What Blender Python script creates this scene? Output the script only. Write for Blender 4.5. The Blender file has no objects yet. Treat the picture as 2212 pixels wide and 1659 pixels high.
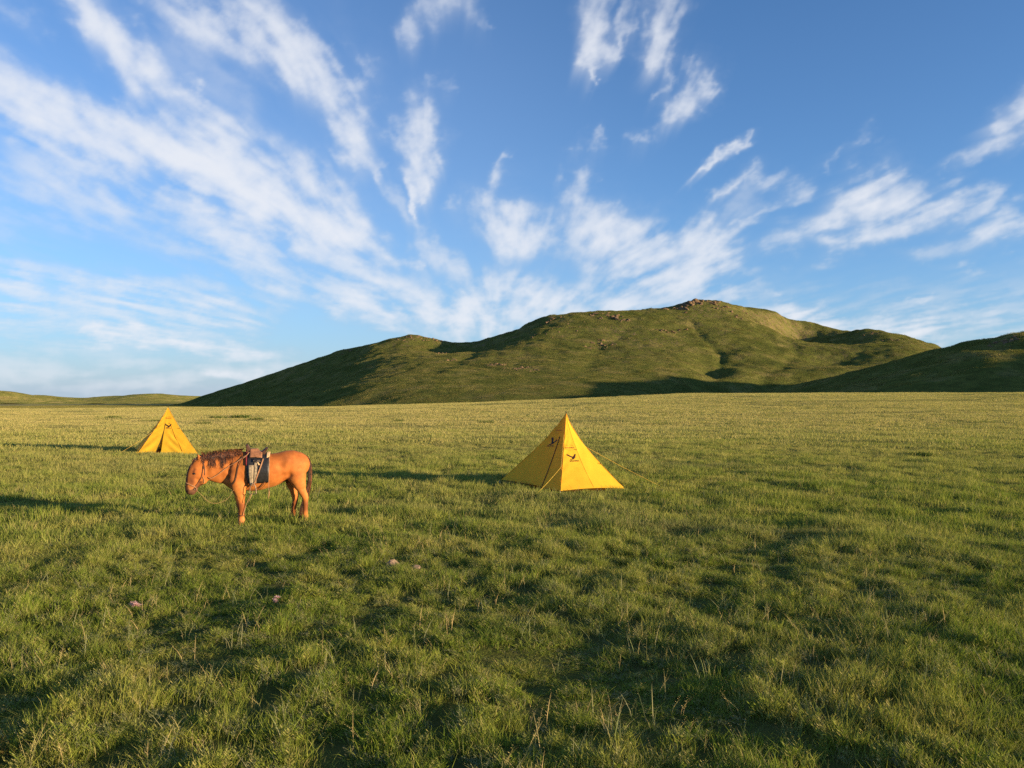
import bpy, bmesh, math, random
import numpy as np
from mathutils import Vector, Matrix, Euler

R = math.radians
scene = bpy.context.scene
col = scene.collection

# ------------------------------------------------------------------ camera
CAM_H = 2.3            # the photographer sits on a horse
F_PX = 1719.0          # focal length in pixels of a 2212 x 1659 picture
PITCH = math.atan(38.5 / F_PX)
cam_d = bpy.data.cameras.new('camera')
cam_d.sensor_width = 36.0
cam_d.lens = 36.0 * F_PX / 2212.0
cam_d.clip_start = 0.1
cam_d.clip_end = 60000
cam = bpy.data.objects.new('camera', cam_d)
cam.location = (0, 0, CAM_H)
cam.rotation_euler = (R(90) + PITCH, 0, 0)
col.objects.link(cam)
scene.camera = cam

# ------------------------------------------------------------------ light
SUN_EL = 7.3
SUN_AZ = 115.0         # clockwise from +Y (the view direction)
scene.view_settings.view_transform = 'Standard'
scene.view_settings.look = 'None'
scene.view_settings.gamma = 1.0
scene.view_settings.exposure = 1.3
scene.cycles.use_denoising = False
scene.cycles.max_bounces = 6
scene.cycles.diffuse_bounces = 3
scene.cycles.transparent_max_bounces = 4

sun_d = bpy.data.lights.new('sun', 'SUN')
sun_d.energy = 5.0
sun_d.angle = R(0.55)
sun_d.color = (1.0, 0.70, 0.40)
sun = bpy.data.objects.new('sun', sun_d)
to_sun = Vector((math.sin(R(SUN_AZ)) * math.cos(R(SUN_EL)), math.cos(R(SUN_AZ)) * math.cos(R(SUN_EL)), math.sin(R(SUN_EL))))
sun.rotation_euler = to_sun.to_track_quat('Z', 'Y').to_euler()
sun.location = (60, -30, 60)
col.objects.link(sun)


class NT:
    """tiny helper for writing node trees"""
    def __init__(self, tree):
        self.t = tree
    def n(self, kind, **kw):
        nd = self.t.nodes.new(kind)
        for k, v in kw.items():
            setattr(nd, k, v)
        return nd
    def l(self, a, b):
        self.t.links.new(a, b)
    def put(self, sock, v):
        if hasattr(v, 'is_output') or isinstance(v, bpy.types.NodeSocket):
            self.l(v, sock)
        else:
            sock.default_value = v
    def m(self, op, a, b=0.0, c=0.0, clamp=False):
        nd = self.n('ShaderNodeMath', operation=op, use_clamp=clamp)
        self.put(nd.inputs[0], a); self.put(nd.inputs[1], b); self.put(nd.inputs[2], c)
        return nd.outputs[0]
    def v(self, op, a, b=(0, 0, 0), s=None):
        nd = self.n('ShaderNodeVectorMath', operation=op)
        self.put(nd.inputs[0], a); self.put(nd.inputs[1], b)
        if s is not None:
            self.put(nd.inputs['Scale'], s)
        return nd.outputs['Value'] if op in ('DOT_PRODUCT', 'LENGTH', 'DISTANCE') else nd.outputs[0]
    def noise(self, vec, scale, detail=4.0, rough=0.55, lac=2.0, dist=0.0, color=False):
        nd = self.n('ShaderNodeTexNoise')
        nd.inputs['Scale'].default_value = scale
        nd.inputs['Detail'].default_value = detail
        nd.inputs['Roughness'].default_value = rough
        nd.inputs['Lacunarity'].default_value = lac
        nd.inputs['Distortion'].default_value = dist
        if vec is not None:
            self.l(vec, nd.inputs['Vector'])
        return nd.outputs['Color'] if color else nd.outputs['Fac']
    def ramp(self, fac, stops, interp='LINEAR'):
        nd = self.n('ShaderNodeValToRGB')
        nd.color_ramp.interpolation = interp
        els = nd.color_ramp.elements
        while len(els) < len(stops):
            els.new(0.5)
        for e, (p, c) in zip(els, stops):
            e.position = p
            e.color = (*c, 1) if len(c) == 3 else c
        self.l(fac, nd.inputs['Fac'])
        return nd.outputs['Color']
    def mix(self, fac, a, b, mode='MIX'):
        nd = self.n('ShaderNodeMix', data_type='RGBA', blend_type=mode)
        self.put(nd.inputs[0], fac)
        for s, v in ((nd.inputs[6], a), (nd.inputs[7], b)):
            if isinstance(v, tuple) and len(v) == 3:
                v = (*v, 1)
            self.put(s, v)
        return nd.outputs[2]
    def maprange(self, v, a, b, c=0.0, d=1.0, smooth=False):
        nd = self.n('ShaderNodeMapRange')
        if smooth:
            nd.interpolation_type = 'SMOOTHSTEP'
        self.put(nd.inputs['Value'], v)
        nd.inputs['From Min'].default_value = a; nd.inputs['From Max'].default_value = b
        nd.inputs['To Min'].default_value = c; nd.inputs['To Max'].default_value = d
        return nd.outputs['Result']


# ------------------------------------------------------------------ pixel of the measured photograph -> direction / point
def pix_dir(X, Y):
    cx, cz = (X - 1106.0) / F_PX, (829.5 - Y) / F_PX
    y = math.cos(PITCH) - cz * math.sin(PITCH)
    z = math.sin(PITCH) + cz * math.cos(PITCH)
    return cx, y, z

def PX(X, Y, D):
    """point at forward distance D metres"""
    cx, y, z = pix_dir(X, Y)
    k = D / y
    return (cx * k, D, CAM_H + z * k)

def azel(X, Y):
    x, y, z = pix_dir(X, Y)
    return math.degrees(math.atan2(x, y)), math.degrees(math.atan2(z, math.hypot(x, y)))

# ------------------------------------------------------------------ sky
world = bpy.data.worlds.new('World')
scene.world = world
world.use_nodes = True
wt = world.node_tree
wt.nodes.clear()
W = NT(wt)
sky = W.n('ShaderNodeTexSky', sky_type='NISHITA')
sky.sun_disc = False
sky.sun_elevation = R(SUN_EL)
sky.sun_rotation = R(SUN_AZ)
sky.altitude = 1300
sky.air_density = 1.0
sky.dust_density = 0.05
sky.ozone_density = 4.3
sky_col = sky.outputs[0]

bg = W.n('ShaderNodeBackground')
W.l(sky_col, bg.inputs['Color'])
bg.inputs['Strength'].default_value = 0.107
wo = W.n('ShaderNodeOutputWorld')
W.l(bg.outputs[0], wo.inputs['Surface'])

# ------------------------------------------------------------------ numpy noise
_rng = np.random.default_rng(7)
_perm = _rng.permutation(1024).astype(np.int64)
_ang = _rng.random(1024) * 2 * np.pi
_gx, _gy = np.cos(_ang), np.sin(_ang)

def perlin(x, y):
    xi = np.floor(x).astype(np.int64); yi = np.floor(y).astype(np.int64)
    xf = x - xi; yf = y - yi
    u = xf * xf * xf * (xf * (xf * 6 - 15) + 10); v = yf * yf * yf * (yf * (yf * 6 - 15) + 10)
    def gr(ix, iy, dx, dy):
        hsh = _perm[(_perm[ix & 1023] + iy) & 1023]
        return _gx[hsh] * dx + _gy[hsh] * dy
    n00 = gr(xi, yi, xf, yf); n10 = gr(xi + 1, yi, xf - 1, yf)
    n01 = gr(xi, yi + 1, xf, yf - 1); n11 = gr(xi + 1, yi + 1, xf - 1, yf - 1)
    return (n00 * (1 - u) + n10 * u) * (1 - v) + (n01 * (1 - u) + n11 * u) * v

def fbm(x, y, octv=4, gain=0.5, ridged=False):
    out = 0; a = 1.0
    for i in range(octv):
        n = perlin(x + 17.3 * i, y - 9.1 * i)
        if ridged:
            n = 0.5 - np.abs(n) * 1.6
        out = out + a * n
        x = x * 2.03; y = y * 2.03; a *= gain
    return out

def sstep(x, a, b):
    t = np.clip((x - a) / (b - a), 0, 1)
    return t * t * (3 - 2 * t)

# ------------------------------------------------------------------ heights
def ground_h(x, y):
    x = np.asarray(x, float); y = np.asarray(y, float)
    # a low rise about 200 m ahead, higher to the right
    crest = np.interp(x, [-400, -128, -50, 0, 45, 110, 300], [0.2, 0.5, 0.9, 2.3, 4.3, 4.5, 4.6])
    z = crest * sstep(y, 35, 205)
    z = z - (crest + 1.0) * sstep(y, 215, 330)
    far = np.hypot(x, y)
    near = 1 - sstep(far, 60, 170)
    z = z + near * (0.085 * fbm(x / 7.0, y / 7.0, 2) + 0.07 * fbm(x / 1.5 + 5, y / 1.5, 3) + 0.03 * fbm(x / .55, y / .55 + 3, 2))
    z = z + 0.30 * sstep(far, 25, 80) * fbm(x / 30.0, y / 26.0, 3) * (1 - sstep(far, 300, 600))
    return z

def seg_field(x, y, pts, k, closed=False):
    """smooth union of ridge segments; pts rows are (x, y, z, slope, round)"""
    acc = np.full(x.shape, -1e3)
    for (a, b) in zip(pts[:-1], pts[1:]):
        bx, by = b[0] - a[0], b[1] - a[1]
        t = np.clip(((x - a[0]) * bx + (y - a[1]) * by) / (bx * bx + by * by + 1e-6), 0, 1)
        d = np.hypot(x - a[0] - bx * t, y - a[1] - by * t)
        z = a[2] + (b[2] - a[2]) * t
        s = a[3] + (b[3] - a[3]) * t
        w = a[4] + (b[4] - a[4]) * t
        hh = z - s * (np.sqrt(d * d + w * w) - w)
        acc = np.maximum(acc, hh) + k * np.log1p(np.exp(-np.abs(acc - hh) / k))
    return acc

def chain(rows, slope, rnd):
    out = []
    for r in rows:
        p = PX(r[0], r[1], r[2])
        s = r[3] if len(r) > 3 else slope
        w = r[4] if len(r) > 4 else rnd
        out.append((p[0], p[1], p[2] - 2.0, s, w))
    return out

def smax(a, b, k):
    return np.maximum(a, b) + k * np.log1p(np.exp(-np.abs(a - b) / k))

# the long hill: crest, spurs, hollows and foot as surveyed points (column, row of the measured photograph, distance) or (column, None, distance, height)
SURVEY = [
 # crest from the left toe to the right end
 (390,872,785),(440,856,775),(500,835,763),(560,816,752),(620,797,742),(690,773,729),(730,758,722),(755,752,718),(790,748,712),(840,735,700),(885,724,690),(925,732,702),(965,741,716),(1000,744,724),
 (1045,735,718),(1090,722,706),(1150,696,684),(1195,683,668),(1250,675,672),(1310,671,680),(1375,670,686),(1440,665,690),(1462,662,694),(1484,650,698),(1502,648,700),(1545,651,702),(1575,658,706),(1610,668,712),
 (1650,676,722),(1690,682,738),(1725,693,762),(1755,704,776),(1800,710,748),(1860,711,692),(1905,722,652),(1955,741,622),(2005,760,592),(2060,780,570),(2130,805,545),
 # front spur that parts sun and shade on the left
 (1160,706,652),(1080,741,628),(1015,761,606),(960,766,588),(905,768,570),(865,776,553),(830,790,535),(790,810,512),(745,830,486),(700,850,455),
 # shaded hollow behind it
 (1120,None,672,60),(1050,None,668,49),(985,None,660,42),(930,None,650,43),(880,None,635,44),(830,None,640,42),(830,None,590,34),(780,None,655,41),(780,None,600,32),(780,None,555,25),
 (720,None,670,35),(720,None,610,25),(720,None,550,15),(660,None,675,28),(660,None,620,18),(660,None,560,8),(600,None,690,22),(600,None,630,11),(600,None,560,2),(560,None,700,16),(540,None,650,7),(480,None,700,5),(480,None,650,0),
 # sunny front face
 (1195,712,610),(1130,745,575),(1060,765,545),(1000,772,540),(960,790,500),(900,800,490),(860,815,460),(800,842,420),
 (1240,720,600),(1200,748,560),(1150,778,510),(1110,790,490),(1060,800,470),(1010,818,440),(940,838,410),
 (1310,705,620),(1340,735,580),(1300,768,530),(1260,800,470),(1180,822,430),(1090,845,390),
 (1400,700,630),(1430,735,590),(1400,770,530),(1370,805,460),(1290,835,400),
 (1480,690,650),(1500,715,620),(1490,750,570),(1470,785,510),(1440,815,450),(1400,838,410),
 (1560,690,660),(1580,725,610),(1545,None,575,38),(1570,None,540,27),(1610,760,560),(1590,795,500),(1550,None,500,17),(1520,818,470),
 (1650,705,660),(1660,735,610),(1660,770,560),(1640,800,500),(1600,818,480),
 # right hollow and its spurs
 (1680,None,700,57),(1735,None,690,51),(1790,None,672,47),(1835,None,645,46),(1720,None,730,60),
 (1895,742,610),(1860,752,592),(1790,755,590),(1720,765,575),
 (1905,755,578),(1975,757,578),(1975,768,560),(1935,768,556),(1900,800,500),
 (1850,None,568,33),(1800,None,560,28),(1845,None,535,26),(1760,795,520),(1820,800,500),(1700,810,490),
 # foot and back
 (330,None,830,-3),(390,None,740,-2),(470,None,610,-3),(560,None,500,-2.5),(640,None,440,-2),(720,None,390,-1.5),(820,None,365,-1.5),(930,None,350,-1.5),(1040,None,335,-1.5),(1160,None,335,-1.5),(1280,None,345,-1.5),(1400,None,355,-1.5),(1520,None,415,-1.5),(1640,None,450,-1.0),(1760,None,445,-1.5),(1900,None,460,-1.5),(2050,None,470,-1.5),(2200,None,480,-1.5),
 (300,None,700,-9),(420,None,560,-8),(500,None,440,-9),(650,None,330,-9),(900,None,290,-9),(1150,None,280,-9),(1400,None,290,-9),(1650,None,340,-9),(1900,None,380,-9),(2200,None,400,-9),(2350,None,560,-4),
 (300,None,930,-4),(500,None,930,-4),(750,None,930,-4),(1000,None,950,-4),(1250,None,960,-4),(1500,None,980,-4),(1750,None,980,-4),(2000,None,900,-4),(2200,None,800,-4),
 (600,None,830,14),(720,None,815,26),(900,None,800,38),(1100,None,790,45),(1300,None,800,50),(1500,None,810,55),(1700,None,830,45),(1850,None,820,40)]
_sp = []
for r in SURVEY:
    if r[1] is None:
        _sp.append(((r[0] - 1106.0) / F_PX * r[2], r[2], r[3]))
    else:
        _sp.append(PX(*r))
_sp = np.array(_sp)
_C = 7.0
def _phi(dx, dy):
    return np.sqrt(dx * dx + dy * dy + _C * _C)
_n = len(_sp)
_A = np.zeros((_n + 3, _n + 3))
_A[:_n, :_n] = _phi(_sp[:, None, 0] - _sp[None, :, 0], _sp[:, None, 1] - _sp[None, :, 1])
_A[:_n, _n] = 1; _A[:_n, _n + 1:] = _sp[:, :2] / 500.0
_A[_n:, :_n] = _A[:_n, _n:].T
_A[:_n, :_n] += np.eye(_n) * -0.6
_w = np.linalg.solve(_A, np.concatenate([_sp[:, 2], [0, 0, 0]]))
def survey_h(x, y):
    out = _w[_n] + _w[_n + 1] * x / 500.0 + _w[_n + 2] * y / 500.0
    for k in range(_n):
        out = out + _w[k] * _phi(x - _sp[k, 0], y - _sp[k, 1])
    return out
GULLY = [
 ([PX(1500,715,640), PX(1545,755,575), PX(1562,770,550), PX(1550,800,500), PX(1490,830,430)], 1.8, 3.5),
 ([PX(1690,745,660), PX(1720,780,580), PX(1690,805,520), PX(1600,832,440)], 1.6, 5.0),
 ([PX(1040,765,600), PX(1010,800,540), PX(930,835,470)], 1.6, 8.0),
 ([PX(1380,715,640), PX(1300,770,560), PX(1260,815,470)], 1.6, 7.0),
]
RIGHT = [
 ([(480,290,66,.36,20),(370,325,57,.36,18),(270,312,45,.36,16)] + chain([(2212,702,300),(2100,732,318),(1990,762,340),(1850,797,365),(1700,822,395),(1560,845,430)], 0.30, 12), 2.0),  # leading points lie out of view, shaped to throw the valley shadow
 ([(222,220,25,.36,10),(300,208,37,.36,12),(430,215,52,.36,14)], 2.0),  # unseen shoulder added out of view to shade the visible flank
]
def rock_mask(x, y):
    return sstep(fbm(x / 34.0 + 3.1, y / 34.0 + 8.7, 4), 0.10, 0.42)

def hill_base(x, y, fams, k):
    acc = None
    for pts, kk in fams:
        f = seg_field(x, y, pts, kk)
        acc = f if acc is None else smax(acc, f, k)
    return acc

def softfoot(hh, k):
    return k * np.log1p(np.exp(np.clip(hh / k, -40, 40)))

def main_h(x, y):
    x = np.asarray(x, float); y = np.asarray(y, float)
    wx = x + 5 * fbm(x / 45, y / 45, 3); wy = y + 5 * fbm(x / 45 + 40, y / 45, 3)
    hh = survey_h(wx, wy)
    for pts, dep, wid in GULLY:
        for a, b in zip(pts[:-1], pts[1:]):
            bx, by = b[0] - a[0], b[1] - a[1]
            t = np.clip(((wx - a[0]) * bx + (wy - a[1]) * by) / (bx * bx + by * by), 0, 1)
            d = np.hypot(wx - a[0] - bx * t, wy - a[1] - by * t)
            hh = hh - dep * 0.6 * np.exp(-(d / wid) ** 2)
    up = sstep(hh, 2, 40)
    hh = hh + up * (1.0 * fbm(x / 40, y / 40, 4, 0.5) + 0.7 * fbm(x / 15, y / 15, 3)) + (0.10 + 0.7 * up) * 0.7 * fbm(x / 7, y / 7, 3)
    rk = rock_mask(x, y) * sstep(hh, 22, 50)
    return hh + rk * (1.0 * np.maximum(fbm(x / 5.5, y / 5.5, 3, 0.6, True), 0))

def right_h(x, y):
    wx = x + 5 * fbm(x / 40, y / 40, 3); wy = y + 5 * fbm(x / 40 + 11, y / 40, 3)
    hh = hill_base(wx, wy, RIGHT, 2.5)
    up = sstep(hh, 2, 30)
    hh = softfoot(hh, 4.5) - 0.8
    hh = hh + up * (1.4 * fbm(x / 26, y / 26, 4, 0.5, True) + 0.6 * fbm(x / 9, y / 9, 3)) + 0.25 * fbm(x / 4, y / 4, 2) * up
    return hh - 2.2

FAR_A = [(chain([(-260,812,1500),(-90,836,1480),(10,846,1480),(70,862,1470),(150,884,1450)], 0.22, 40), 4.0)]
FAR_B = [(chain([(40,870,2400),(100,854,2300),(150,866,2350),(240,857,2350),(330,853,2300),(420,856,2350),(520,862,2400),(700,870,2500)], 0.2, 60), 5.0),
         (chain([(330,853,2300),(270,868,2000),(230,876,1850)], 0.16, 50), 5.0)]
def far_h(fam):
    def f(x, y):
        hh = hill_base(x + 30 * fbm(x / 200, y / 200, 3), y, fam, 6.0)
        return softfoot(hh, 6) - 0.5 + 3 * fbm(x / 120, y / 120, 4, .5, True) - 1.5
    return f

# ------------------------------------------------------------------ mesh makers
def tag(o, label=None, cat=None, group=None, kind=None):
    if label: o['label'] = label
    if cat: o['category'] = cat
    if group: o['group'] = group
    if kind: o['kind'] = kind
    return o

def mesh_obj(name, verts, faces, mat=None, parent=None, smooth=False):
    me = bpy.data.meshes.new(name)
    me.from_pydata([tuple(map(float, v)) for v in verts], [], [tuple(map(int, f)) for f in faces])
    me.update()
    if smooth:
        me.polygons.foreach_set('use_smooth', [True] * len(me.polygons))
    o = bpy.data.objects.new(name, me)
    col.objects.link(o)
    if mat: me.materials.append(mat)
    if parent: o.parent = parent
    return o

def grid_obj(name, xs, ys, hfun, mat, keep=None):
    X, Y = np.meshgrid(xs, ys)
    Z = hfun(X, Y)
    nx, ny = len(xs), len(ys)
    V = np.stack([X, Y, Z], -1).reshape(-1, 3).astype(np.float32)
    idx = np.arange(nx * ny).reshape(ny, nx)
    Fq = np.stack([idx[:-1, :-1], idx[:-1, 1:], idx[1:, 1:], idx[1:, :-1]], -1).reshape(-1, 4)
    if keep is not None:
        kv = keep(X, Y, Z).reshape(-1)
        Fq = Fq[kv[Fq].any(1)]
        used = np.unique(Fq)
        remap = -np.ones(len(V), np.int64); remap[used] = np.arange(len(used))
        V = V[used]; Fq = remap[Fq]
    me = bpy.data.meshes.new(name)
    me.vertices.add(len(V)); me.vertices.foreach_set('co', V.ravel())
    me.loops.add(len(Fq) * 4); me.loops.foreach_set('vertex_index', Fq.ravel().astype(np.int32))
    me.polygons.add(len(Fq))
    me.polygons.foreach_set('loop_start', np.arange(0, len(Fq) * 4, 4, dtype=np.int32))
    me.polygons.foreach_set('use_smooth', np.ones(len(Fq), bool))
    me.update(calc_edges=True)
    me.validate()
    me.materials.append(mat)
    o = bpy.data.objects.new(name, me)
    col.objects.link(o)
    return o

# ------------------------------------------------------------------ materials
def new_mat(name):
    m = bpy.data.materials.new(name)
    m.use_nodes = True
    m.node_tree.nodes.clear()
    return m, NT(m.node_tree)

def finish(T, shader):
    o = T.n('ShaderNodeOutputMaterial')
    T.l(shader, o.inputs['Surface'])

def simple_mat(name, colr, rough=0.7, noise_amt=0.25, nscale=30.0, spec=0.3, metallic=0.0, bump=0.0):
    m, T = new_mat(name)
    gm = T.n('ShaderNodeTexCoord')
    nz = T.noise(gm.outputs['Object'], nscale, 4.0, 0.6)
    dark = tuple(c * (1 - noise_amt) for c in colr); lite = tuple(min(1, c * (1 + noise_amt)) for c in colr)
    c = T.ramp(nz, [(0.3, dark), (0.7, lite)])
    b = T.n('ShaderNodeBsdfPrincipled')
    T.l(c, b.inputs['Base Color'])
    b.inputs['Roughness'].default_value = rough
    b.inputs['Specular IOR Level'].default_value = spec
    b.inputs['Metallic'].default_value = metallic
    if bump:
        bp = T.n('ShaderNodeBump'); bp.inputs['Strength'].default_value = bump; bp.inputs['Distance'].default_value = 0.01
        T.l(nz, bp.inputs['Height']); T.l(bp.outputs[0], b.inputs['Normal'])
    finish(T, b.outputs[0])
    return m

# colour of the steppe as a function of place: shared by soil and grass
def steppe_colour(T, pos, soil=False):
    big = T.noise(pos, 0.085, 3.0, 0.5)
    mid = T.noise(pos, 0.55, 4.0, 0.6)
    fine = T.noise(pos, 2.6, 3.0, 0.6)
    if soil:
        c = T.ramp(fine, [(0.3, (0.030, 0.024, 0.012)), (0.7, (0.075, 0.060, 0.032))])
        c = T.mix(T.maprange(mid, 0.35, 0.6, 0.3, 0.8), c, (0.05, 0.062, 0.018))
        return c
    c = T.ramp(mid, [(0.30, (0.100, 0.172, 0.022)), (0.48, (0.176, 0.238, 0.036)), (0.66, (0.275, 0.285, 0.070))])
    c = T.mix(T.maprange(big, 0.42, 0.66, 0.0, 0.55, smooth=True), c, (0.270, 0.280, 0.085))
    c = T.mix(T.maprange(fine, 0.58, 0.76, 0.0, 0.45, smooth=True), c, (0.34, 0.32, 0.150))
    # turf paler and yellower farther out: strongly lit look put into its colour
    sp = T.n('ShaderNodeSeparateXYZ'); T.l(pos, sp.inputs[0])
    dry = T.m('MULTIPLY', T.maprange(sp.outputs[1], 9.0, 75.0, 0.0, 0.92), T.maprange(mid, 0.30, 0.55, 0.45, 1.0))
    c = T.mix(dry, c, (0.450, 0.395, 0.170))
    # grey-green wormwood in drifts
    drift = T.noise(T.v('MULTIPLY', pos, (0.5, 1.0, 1.0)), 0.10, 5.0, 0.7)
    c = T.mix(T.maprange(drift, 0.515, 0.62, 0.0, 0.72, smooth=True), c, (0.150, 0.160, 0.078))
    return c

def ground_mat():
    m, T = new_mat('steppe_soil')
    gm = T.n('ShaderNodeNewGeometry')
    soil = steppe_colour(T, gm.outputs['Position'], True)
    turf = steppe_colour(T, gm.outputs['Position'])
    # where the single blades are too far off to be built the turf itself is the surface
    far_ = T.n('ShaderNodeSeparateXYZ'); T.l(gm.outputs['Position'], far_.inputs[0])
    c = T.mix(T.maprange(far_.outputs[1], 20.0, 200.0, 0.15, 0.8), soil, turf)
    b = T.n('ShaderNodeBsdfDiffuse')
    T.l(c, b.inputs['Color'])
    nz = T.noise(gm.outputs['Position'], 5.0, 5.0, 0.7)
    bp = T.n('ShaderNodeBump'); bp.inputs['Strength'].default_value = 0.6; bp.inputs['Distance'].default_value = 0.12
    T.l(nz, bp.inputs['Height']); T.l(bp.outputs[0], b.inputs['Normal'])
    finish(T, b.outputs[0])
    return m

def hill_mat(name, fine_scale=0.35, rocky=1.0, dry=1.0):
    m, T = new_mat(name)
    gm = T.n('ShaderNodeNewGeometry')
    pos = gm.outputs['Position']
    n1 = T.noise(pos, 0.018, 4.0, 0.6); n2 = T.noise(pos, fine_scale, 5.0, 0.7); n3 = T.noise(pos, 0.06, 4.0, 0.6)
    c = T.ramp(n3, [(0.32, (0.070, 0.092, 0.022)), (0.52, (0.120, 0.135, 0.034)), (0.68, (0.19, 0.175, 0.062))])
    c = T.mix(T.maprange(n2, 0.42, 0.66, 0.0, 0.7 / dry), c, (0.055, 0.064, 0.020))
    if dry > 1:  # brightened copy of the turf, standing in for sunlight on far hills
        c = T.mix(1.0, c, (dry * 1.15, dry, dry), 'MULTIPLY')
    # rock where the ground is steep or broken
    nrm = T.n('ShaderNodeSeparateXYZ'); T.l(gm.outputs['Normal'], nrm.inputs[0])
    steep = T.m('MULTIPLY', T.maprange(nrm.outputs[2], 0.90, 0.74, 0.0, 0.8), T.maprange(n2, 0.40, 0.60))
    zz = T.n('ShaderNodeSeparateXYZ'); T.l(pos, zz.inputs[0])
    high = T.maprange(zz.outputs[2], 14.0, 55.0, 0.0, 1.0)
    rk = T.m('MULTIPLY', T.m('MULTIPLY', T.maprange(n1, 0.46, 0.62), T.maprange(n2, 0.50, 0.62)), high)
    rk = T.m('MULTIPLY', T.m('MAXIMUM', rk, T.m('MULTIPLY', steep, high)), 0.75 * rocky)
    c = T.mix(rk, c, T.mix(n2, (0.13, 0.10, 0.062), (0.28, 0.21, 0.13)))
    b = T.n('ShaderNodeBsdfDiffuse')
    T.l(c, b.inputs['Color'])
    bp = T.n('ShaderNodeBump'); bp.inputs['Strength'].default_value = 0.7; bp.inputs['Distance'].default_value = 1.6
    T.l(T.noise(pos, fine_scale * 1.4, 6.0, 0.72), bp.inputs['Height'])
    T.l(bp.outputs[0], b.inputs['Normal'])
    finish(T, b.outputs[0])
    return m

M_GROUND = ground_mat()
M_HILL = hill_mat('hill_turf')
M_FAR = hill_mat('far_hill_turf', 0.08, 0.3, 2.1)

def axis(lo, hi, u0, u1, step, growth=1.055):
    mid = list(np.arange(u0, u1 + 1e-6, step))
    s = step; v = u1; up = []
    while v < hi:
        s *= growth; v += s; up.append(v)
    s = step; v = u0; dn = []
    while v > lo:
        s *= growth; v -= s; dn.append(v)
    return np.array(dn[::-1] + mid + up)

ground = grid_obj('ground', axis(-9000, 9000, -30, 24, 0.2), axis(-9000, 9000, 3, 48, 0.2), ground_h, M_GROUND)
tag(ground, 'green steppe meadow running out to the hills', 'ground', kind='structure')

def keep_above(x, y, z):
    return z > -6.0
main_hill = grid_obj('hill', np.arange(-420, 520, 2.0), np.arange(255, 1000, 2.0), main_h, M_HILL, keep_above)
tag(main_hill, 'long grassy hill with a rocky summit behind the tents', 'hill', kind='structure')
right_hill = grid_obj('hill', np.arange(-20, 640, 2.0), np.arange(20, 620, 2.0), right_h, M_HILL, keep_above)
tag(right_hill, 'dark shaded hill whose flank runs down to the foot of the long hill', 'hill', kind='structure')
fa = grid_obj('hill', np.arange(-1900, -300, 12.0), np.arange(1100, 2000, 12.0), far_h(FAR_A), M_FAR, keep_above)
tag(fa, 'distant rounded hill with a shaded foot on the horizon', 'hill', kind='structure')
fb = grid_obj('hill', np.arange(-2100, 300, 14.0), np.arange(1500, 3000, 14.0), far_h(FAR_B), M_FAR, keep_above)
tag(fb, 'low line of sunlit hills far off on the horizon', 'hill', kind='structure')

# ------------------------------------------------------------------ cirrus: a high curved sheet whose thickness is worked out point by point
LC = lambda x, y: (x * 0.5333, y * 0.5333)
RC = lambda x, y: (1106 + x * 0.5333, y * 0.5333)
left = [
 (330,-60,70, 400,120,70,.62),(400,120,80, 560,290,95,.75),(560,290,95, 770,390,50,.6),(770,390,40, 800,470,25,.25),
 (600,-40,90, 850,80,110,.40),(820,40,120, 1080,140,140,.62),(1080,140,150, 1250,250,160,.72),(1250,250,150, 1420,360,120,.78),
 (1420,350,120, 1440,540,90,.85),(1440,540,80, 1540,720,30,.45),(1540,720,35, 1690,920,50,.28),(700,180,110, 980,400,90,.14),
 (1690,430,80, 1650,540,95,.60),(1650,540,85, 1690,650,75,.85),(1690,650,65, 1700,860,16,.8),
 (-60,360,140, 150,480,130,.75),(150,480,130, 500,560,150,.85),(500,560,160, 900,680,200,.92),(900,680,210, 1200,820,220,.94),
 (1200,820,220, 1420,970,130,.92),(1400,960,90, 1740,1085,24,.62),(250,650,240, 1100,930,190,.42),(850,960,140, 1500,1150,140,.42),
 (-60,1120,110, 900,1200,90,.46),(-60,1250,140, 1000,1310,130,.40),(370,1350,40, 800,1390,45,.75),(830,1410,40, 1100,1450,42,.55),
 (870,1520,22, 1070,1525,24,.5),(-60,900,170, 350,800,170,.20),(1050,1160,70, 1330,1230,80,.45),(1400,1230,100, 2000,1300,120,.60),
 (1500,1150,110, 2074,1250,130,.42),(-60,1480,120, 1200,1520,120,.30),
 (1800,-20,75, 1640,160,35,.36),(1880,30,60, 1990,150,14,.22),(1740,330,30, 1840,330,26,.2),
 (1985,830,70, 2062,640,22,.62),(1990,850,100, 2074,960,110,.8),(1720,990,50, 1870,1100,50,.42),(1830,820,34, 1860,825,34,.4),(-40,20,60, 150,120,40,.25)]
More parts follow.
